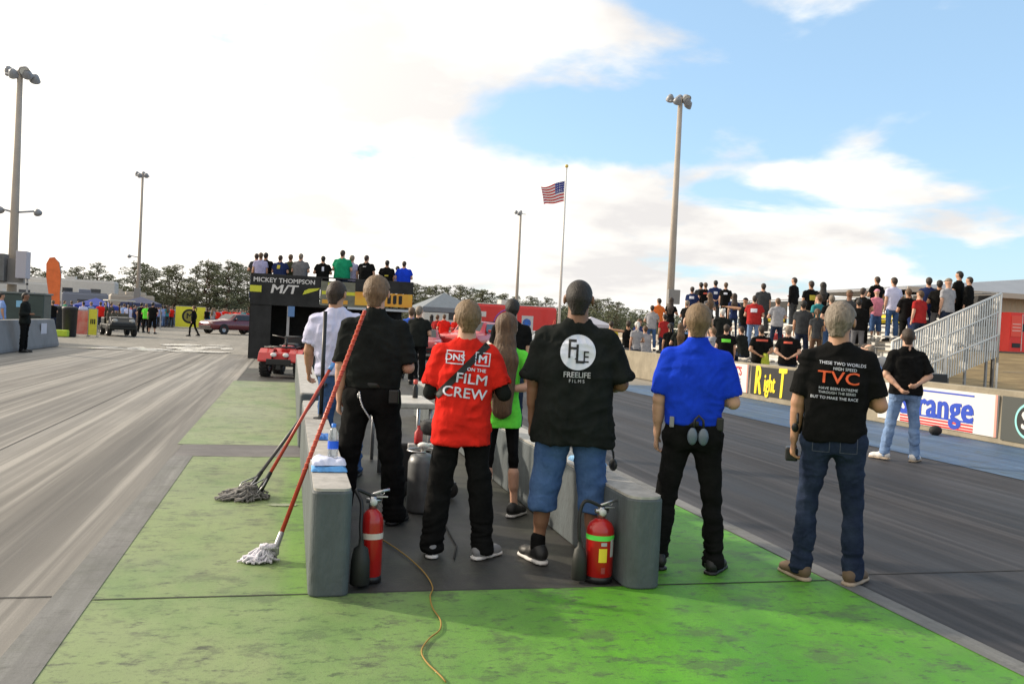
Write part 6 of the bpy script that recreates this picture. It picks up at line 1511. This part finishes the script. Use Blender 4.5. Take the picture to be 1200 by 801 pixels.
gp(717,364,31.5,'b','l','dbrown','yellow','khaki','man in yellow t-shirt with blue round emblem beyond the barrier',print_=(mat('print_blue',(.05,.25,.5),.8),.14,.14,1.3))
gp(492,357,21.5,'d','l','grey','black2','black','broad man in black jacket standing right of the polo man',rz=D2(-30),Hmax=1.93)
gp(483,360,23.5,'b','l','brown','blue','black','man in bright blue shirt half behind the black jacketed man',Hmax=1.92)
gp(521,364,41,'d','l','brown','red','mjeans','man in red shirt and jeans facing the pit canopy',Hmax=1.95)
gp(513,367,42.5,'e','t','brown','dred','djeans','person in dark red shirt beside the red shirted man at the canopy')
gp(535,368,44,'a','l','brown','red','jeans','person in red shirt half hidden behind the blond head')
gp(506,364,45,'w','l','black','black','black','dark haired woman in black under the grey canopy')
gp(541,371,47,'b','l','brown','red','navy','person in red far behind the blond head nearest the race car')
# platform crowd
TZ = 1.98
def deck(px, hy, pose, skin, hair, shirt, label, y=32.2, print_=None, hs=None, rz=None):
    p = atY(px,hy,y); H = max(1.55,min(2.0,p[2]-TZ)); return bgp(label,p[0],y,TZ,H,pose,skin,hair,shirt,'djeans','b',rz,'people on the starting tower deck',.028,print_,hs)
POSE['D'] = dict(POSE['d'], w=1.28, loose=.03); POSE['B'] = dict(POSE['b'], w=1.22, loose=.025); POSE['E'] = dict(POSE['e'], w=1.18, loose=.02)
deck(301,297,'e','l','dbrown','dgrey','leftmost person on the tower deck in a dark grey shirt',32.6)
deck(306,296,'b','t','brown','lav','person in pale shirt squeezed between dark shirts at the left deck corner',32.3)
deck(312,296,'E','t','black','black','person in black t-shirt left of the navy and yellow shirt on the deck',32.8)
deck(329,299,'D','l','dbrown','navy','person in navy shirt with yellow trim on the deck',32.2,print_=(PY,.12,.14,1.33))
deck(341,298,'b','l','brown','olive','person in olive shirt left of the broad grey shirt on the deck',32.5)
deck(353,297,'D','l','grey','grey','broad grey shirted man on the deck above the white lettering',31.95)
deck(379,300,'E','l','black','black','person in black and white shirt left of the green shirt on the deck',32.0,print_=(PW,.08,.16,1.3))
deck(402,293,'D','l','dbrown','green','big man in green t-shirt on the tower deck',31.9)
deck(413,299,'b','l','grey','lav','person in lavender shirt just right of the green shirt',32.3)
deck(430,299,'D','l','dbrown','black','broad man in black shirt right of the lavender shirt on the deck',32.0,print_=(PR_G,.12,.03,1.38))
deck(454,305,'B','t','black','black','person in black shirt with yellow trim near the right deck end',32.1,print_=(PY,.14,.05,1.2))
deck(466,312,'x','l','black','lav','small person between the yellow trimmed and the blue shirt on the deck',32.6)
deck(474,306,'D','l','dbrown','royal','rightmost person on the deck in a bright blue shirt',31.9)
# left side people
gp(15,342,30.0,'f','m','black','black2','black','dark clad man standing in front of the left grey barrier facing the track',rz=D2(-95),Hmax=1.9,h=.02).location.x = -8.0
p = atY(2,344,36); bgp('person in light blue shirt partly outside the left picture edge',p[0],36,0,1.85,'b','t','black','lblue','navy',rz=D2(-60))
c = onground(226,394); bgp('woman in black walking across the lane towards the left',c[0],c[1],0,1.86,'q','l','brown','black','black',rz=D2(75),hs='pony')
c = onground(165,389); bgp('person in black beside the neon vest at the utility cart',c[0],c[1],0,1.88,'b','l','black','black','black',h=.028)
c = onground(171,390); bgp('person in neon green and dark trousers between two dark figures',c[0]-.1,c[1]+.5,0,1.82,'e','t','blond','neon','black')
c = onground(178,391); bgp('person in black coat standing with bare calves beside the neon vest',c[0],c[1],0,1.92,'h','l','black','black','black')
c = onground(189,381); bgp('person in teal shirt and dark shorts left of the yellow banner',c[0],c[1]-12,0,1.9,'h','l','brown','teal','dgrey')
c = onground(199,381); bgp('person in grey shirt immediately left of the yellow banner',c[0],c[1]-14,0,1.85,'a','l','grey','lgrey','grey')
# the crowd in front of the pines
shc = ['grey','white','navy','red','lgrey','black','dred','lblue','olive','whit2','teal','orange','blue','dgrey','lav','green','pink','brown']
nm = dict(grey='grey',white='white',navy='navy',red='red',lgrey='light grey',black='black',dred='dark red',lblue='light blue',olive='olive',whit2='off white',teal='teal',orange='orange',blue='blue',dgrey='dark grey',lav='lavender',green='green',pink='pink',brown='brown')
crowd = []
for i in range(104):
    px = 150+i*1.36+RP.uniform(-.9,.9); crowd.append(px)
for i,px in enumerate(sorted(crowd)):
    yy = RP.uniform(74,92) if px < 203 else RP.uniform(87,96); cdx = shc[(i*7+i//5)%18] if not 262 < px < 276 else 'red'
    p = atY(px,370,yy); H = RP.uniform(1.68,1.95)
    bgp(f'{nm[cdx]} shirted person standing in the crowd before the left pine trees', p[0], yy, 0, H, RP.choice('abcdewhx'), RP.choice('lltm'), RP.choice(['brown','black','grey','dbrown','lbrown']), cdx, RP.choice(['djeans','jeans','khaki','dgrey','mjeans']), rz=RP.uniform(-.8,.5), group='crowd in front of the left pine trees', h=.045)
for i,px in enumerate((118,124,131,100,92,108,76,84,146,66,140,112)):
    yy = 58+i*1.5; p = atY(px,355,yy); cdx = shc[(i*5+3)%18]
    bgp(f'{nm[cdx]} shirted person among the pits above the banners, {ORD[i]} placed', p[0], yy, 0, 1.8, RP.choice('abcde'), 'l', 'brown', cdx, 'djeans', rz=RP.uniform(-1,1), group='people in the left pits', h=.045)
LP_ = [(62,352,50,'e','black','person in black standing behind the black bin'),(98,350,57,'b','white','person in white shirt behind the red banner barrier'),(107,352,60,'a','lblue','person in light blue behind the narrow yellow banner'),(121,349,62,'d','dgrey','stout person in dark grey just behind the utility cart roof'),(128,351,64,'w','red','woman in red behind the utility cart'),(151,350,61,'h','white','person in white shirt and shorts right of the utility cart'),(158,352,66,'e','navy','person in navy between the utility cart and the black clad group'),(210,352,88,'b','dgrey','person in dark grey looking over the left end of the yellow emblem banner'),(243,355,80,'a','black','person in black at the right end of the yellow emblem banner'),(250,357,76,'w','lgrey','woman in light grey behind the nose of the dark red coupe')]
for i,(px,hy,yy,po,sh_,lb) in enumerate(LP_):
    p = atY(px,hy,yy); bgp(lb,p[0],yy,0,1.72+.03*(i%5),po,'lltml'[i%5],['brown','black','grey','dbrown','lbrown'][i%5],sh_,['djeans','khaki','mjeans'][i%3],rz=RP.uniform(-1.2,1.2),h=.045)
# yellow cloth at the waist of the man by the barrier
for o_ in [q for q in bpy.data.objects if q.get('label','').startswith('man in black t-shirt with yellow cloth')]:
    me_ = strip_mesh(-.10,.10,-.20,.20,10,16)
    for v in me_.vertices: x,y = v.co.x,v.co.y; v.co = (.07+x*(1-.5*max(0,y)/.2)*1.1, -.235-.02*math.sin(x*40+y*9), .88+y)
    k_ = link('cloth',me_,FB['neon'] if False else mat('cloth_yellow',(.45,.50,.05),.8,noise=.3,nscale=8),o_)
# things lying on the bleachers
for k,(px,py,row,mm,lab) in enumerate(((775,400,0,M_blackp,'black bag on the lowest bench of the far bleachers'),(865,398,1,M_blackp,'black bag on the bench left of the red shirted man'),(912,372,3,plain('bag_red',(.45,.04,.04)),'red bag on the bench left of the khaki shorts'),(990,402,1,M_blackp,'black bag on the bench behind the man in dark jeans'),(1052,396,1,M_blackp,'black bag on the bench above the plaid shirt'),(942,405,1,plain('cooler_red',(.5,.08,.06)),'small red cooler on the bench beside the clasped hands'))):
    x = row_x(row)+.47; q = atX(px,py,x)
    m = MB(); m.box(-.12,.12,-.2,.2,0,.22); o = m.build('bag',mm,None,.05); o.location = (x,min(BY1-.5,q[1]),row_z(row)+.42); o.rotation_euler = (0,0,k); MB().path([(0,-.10,.2),(0,-.05,.32),(0,.05,.32),(0,.10,.2)],.012,6).build('handle',mm,o); tag(o,lab,'bag')
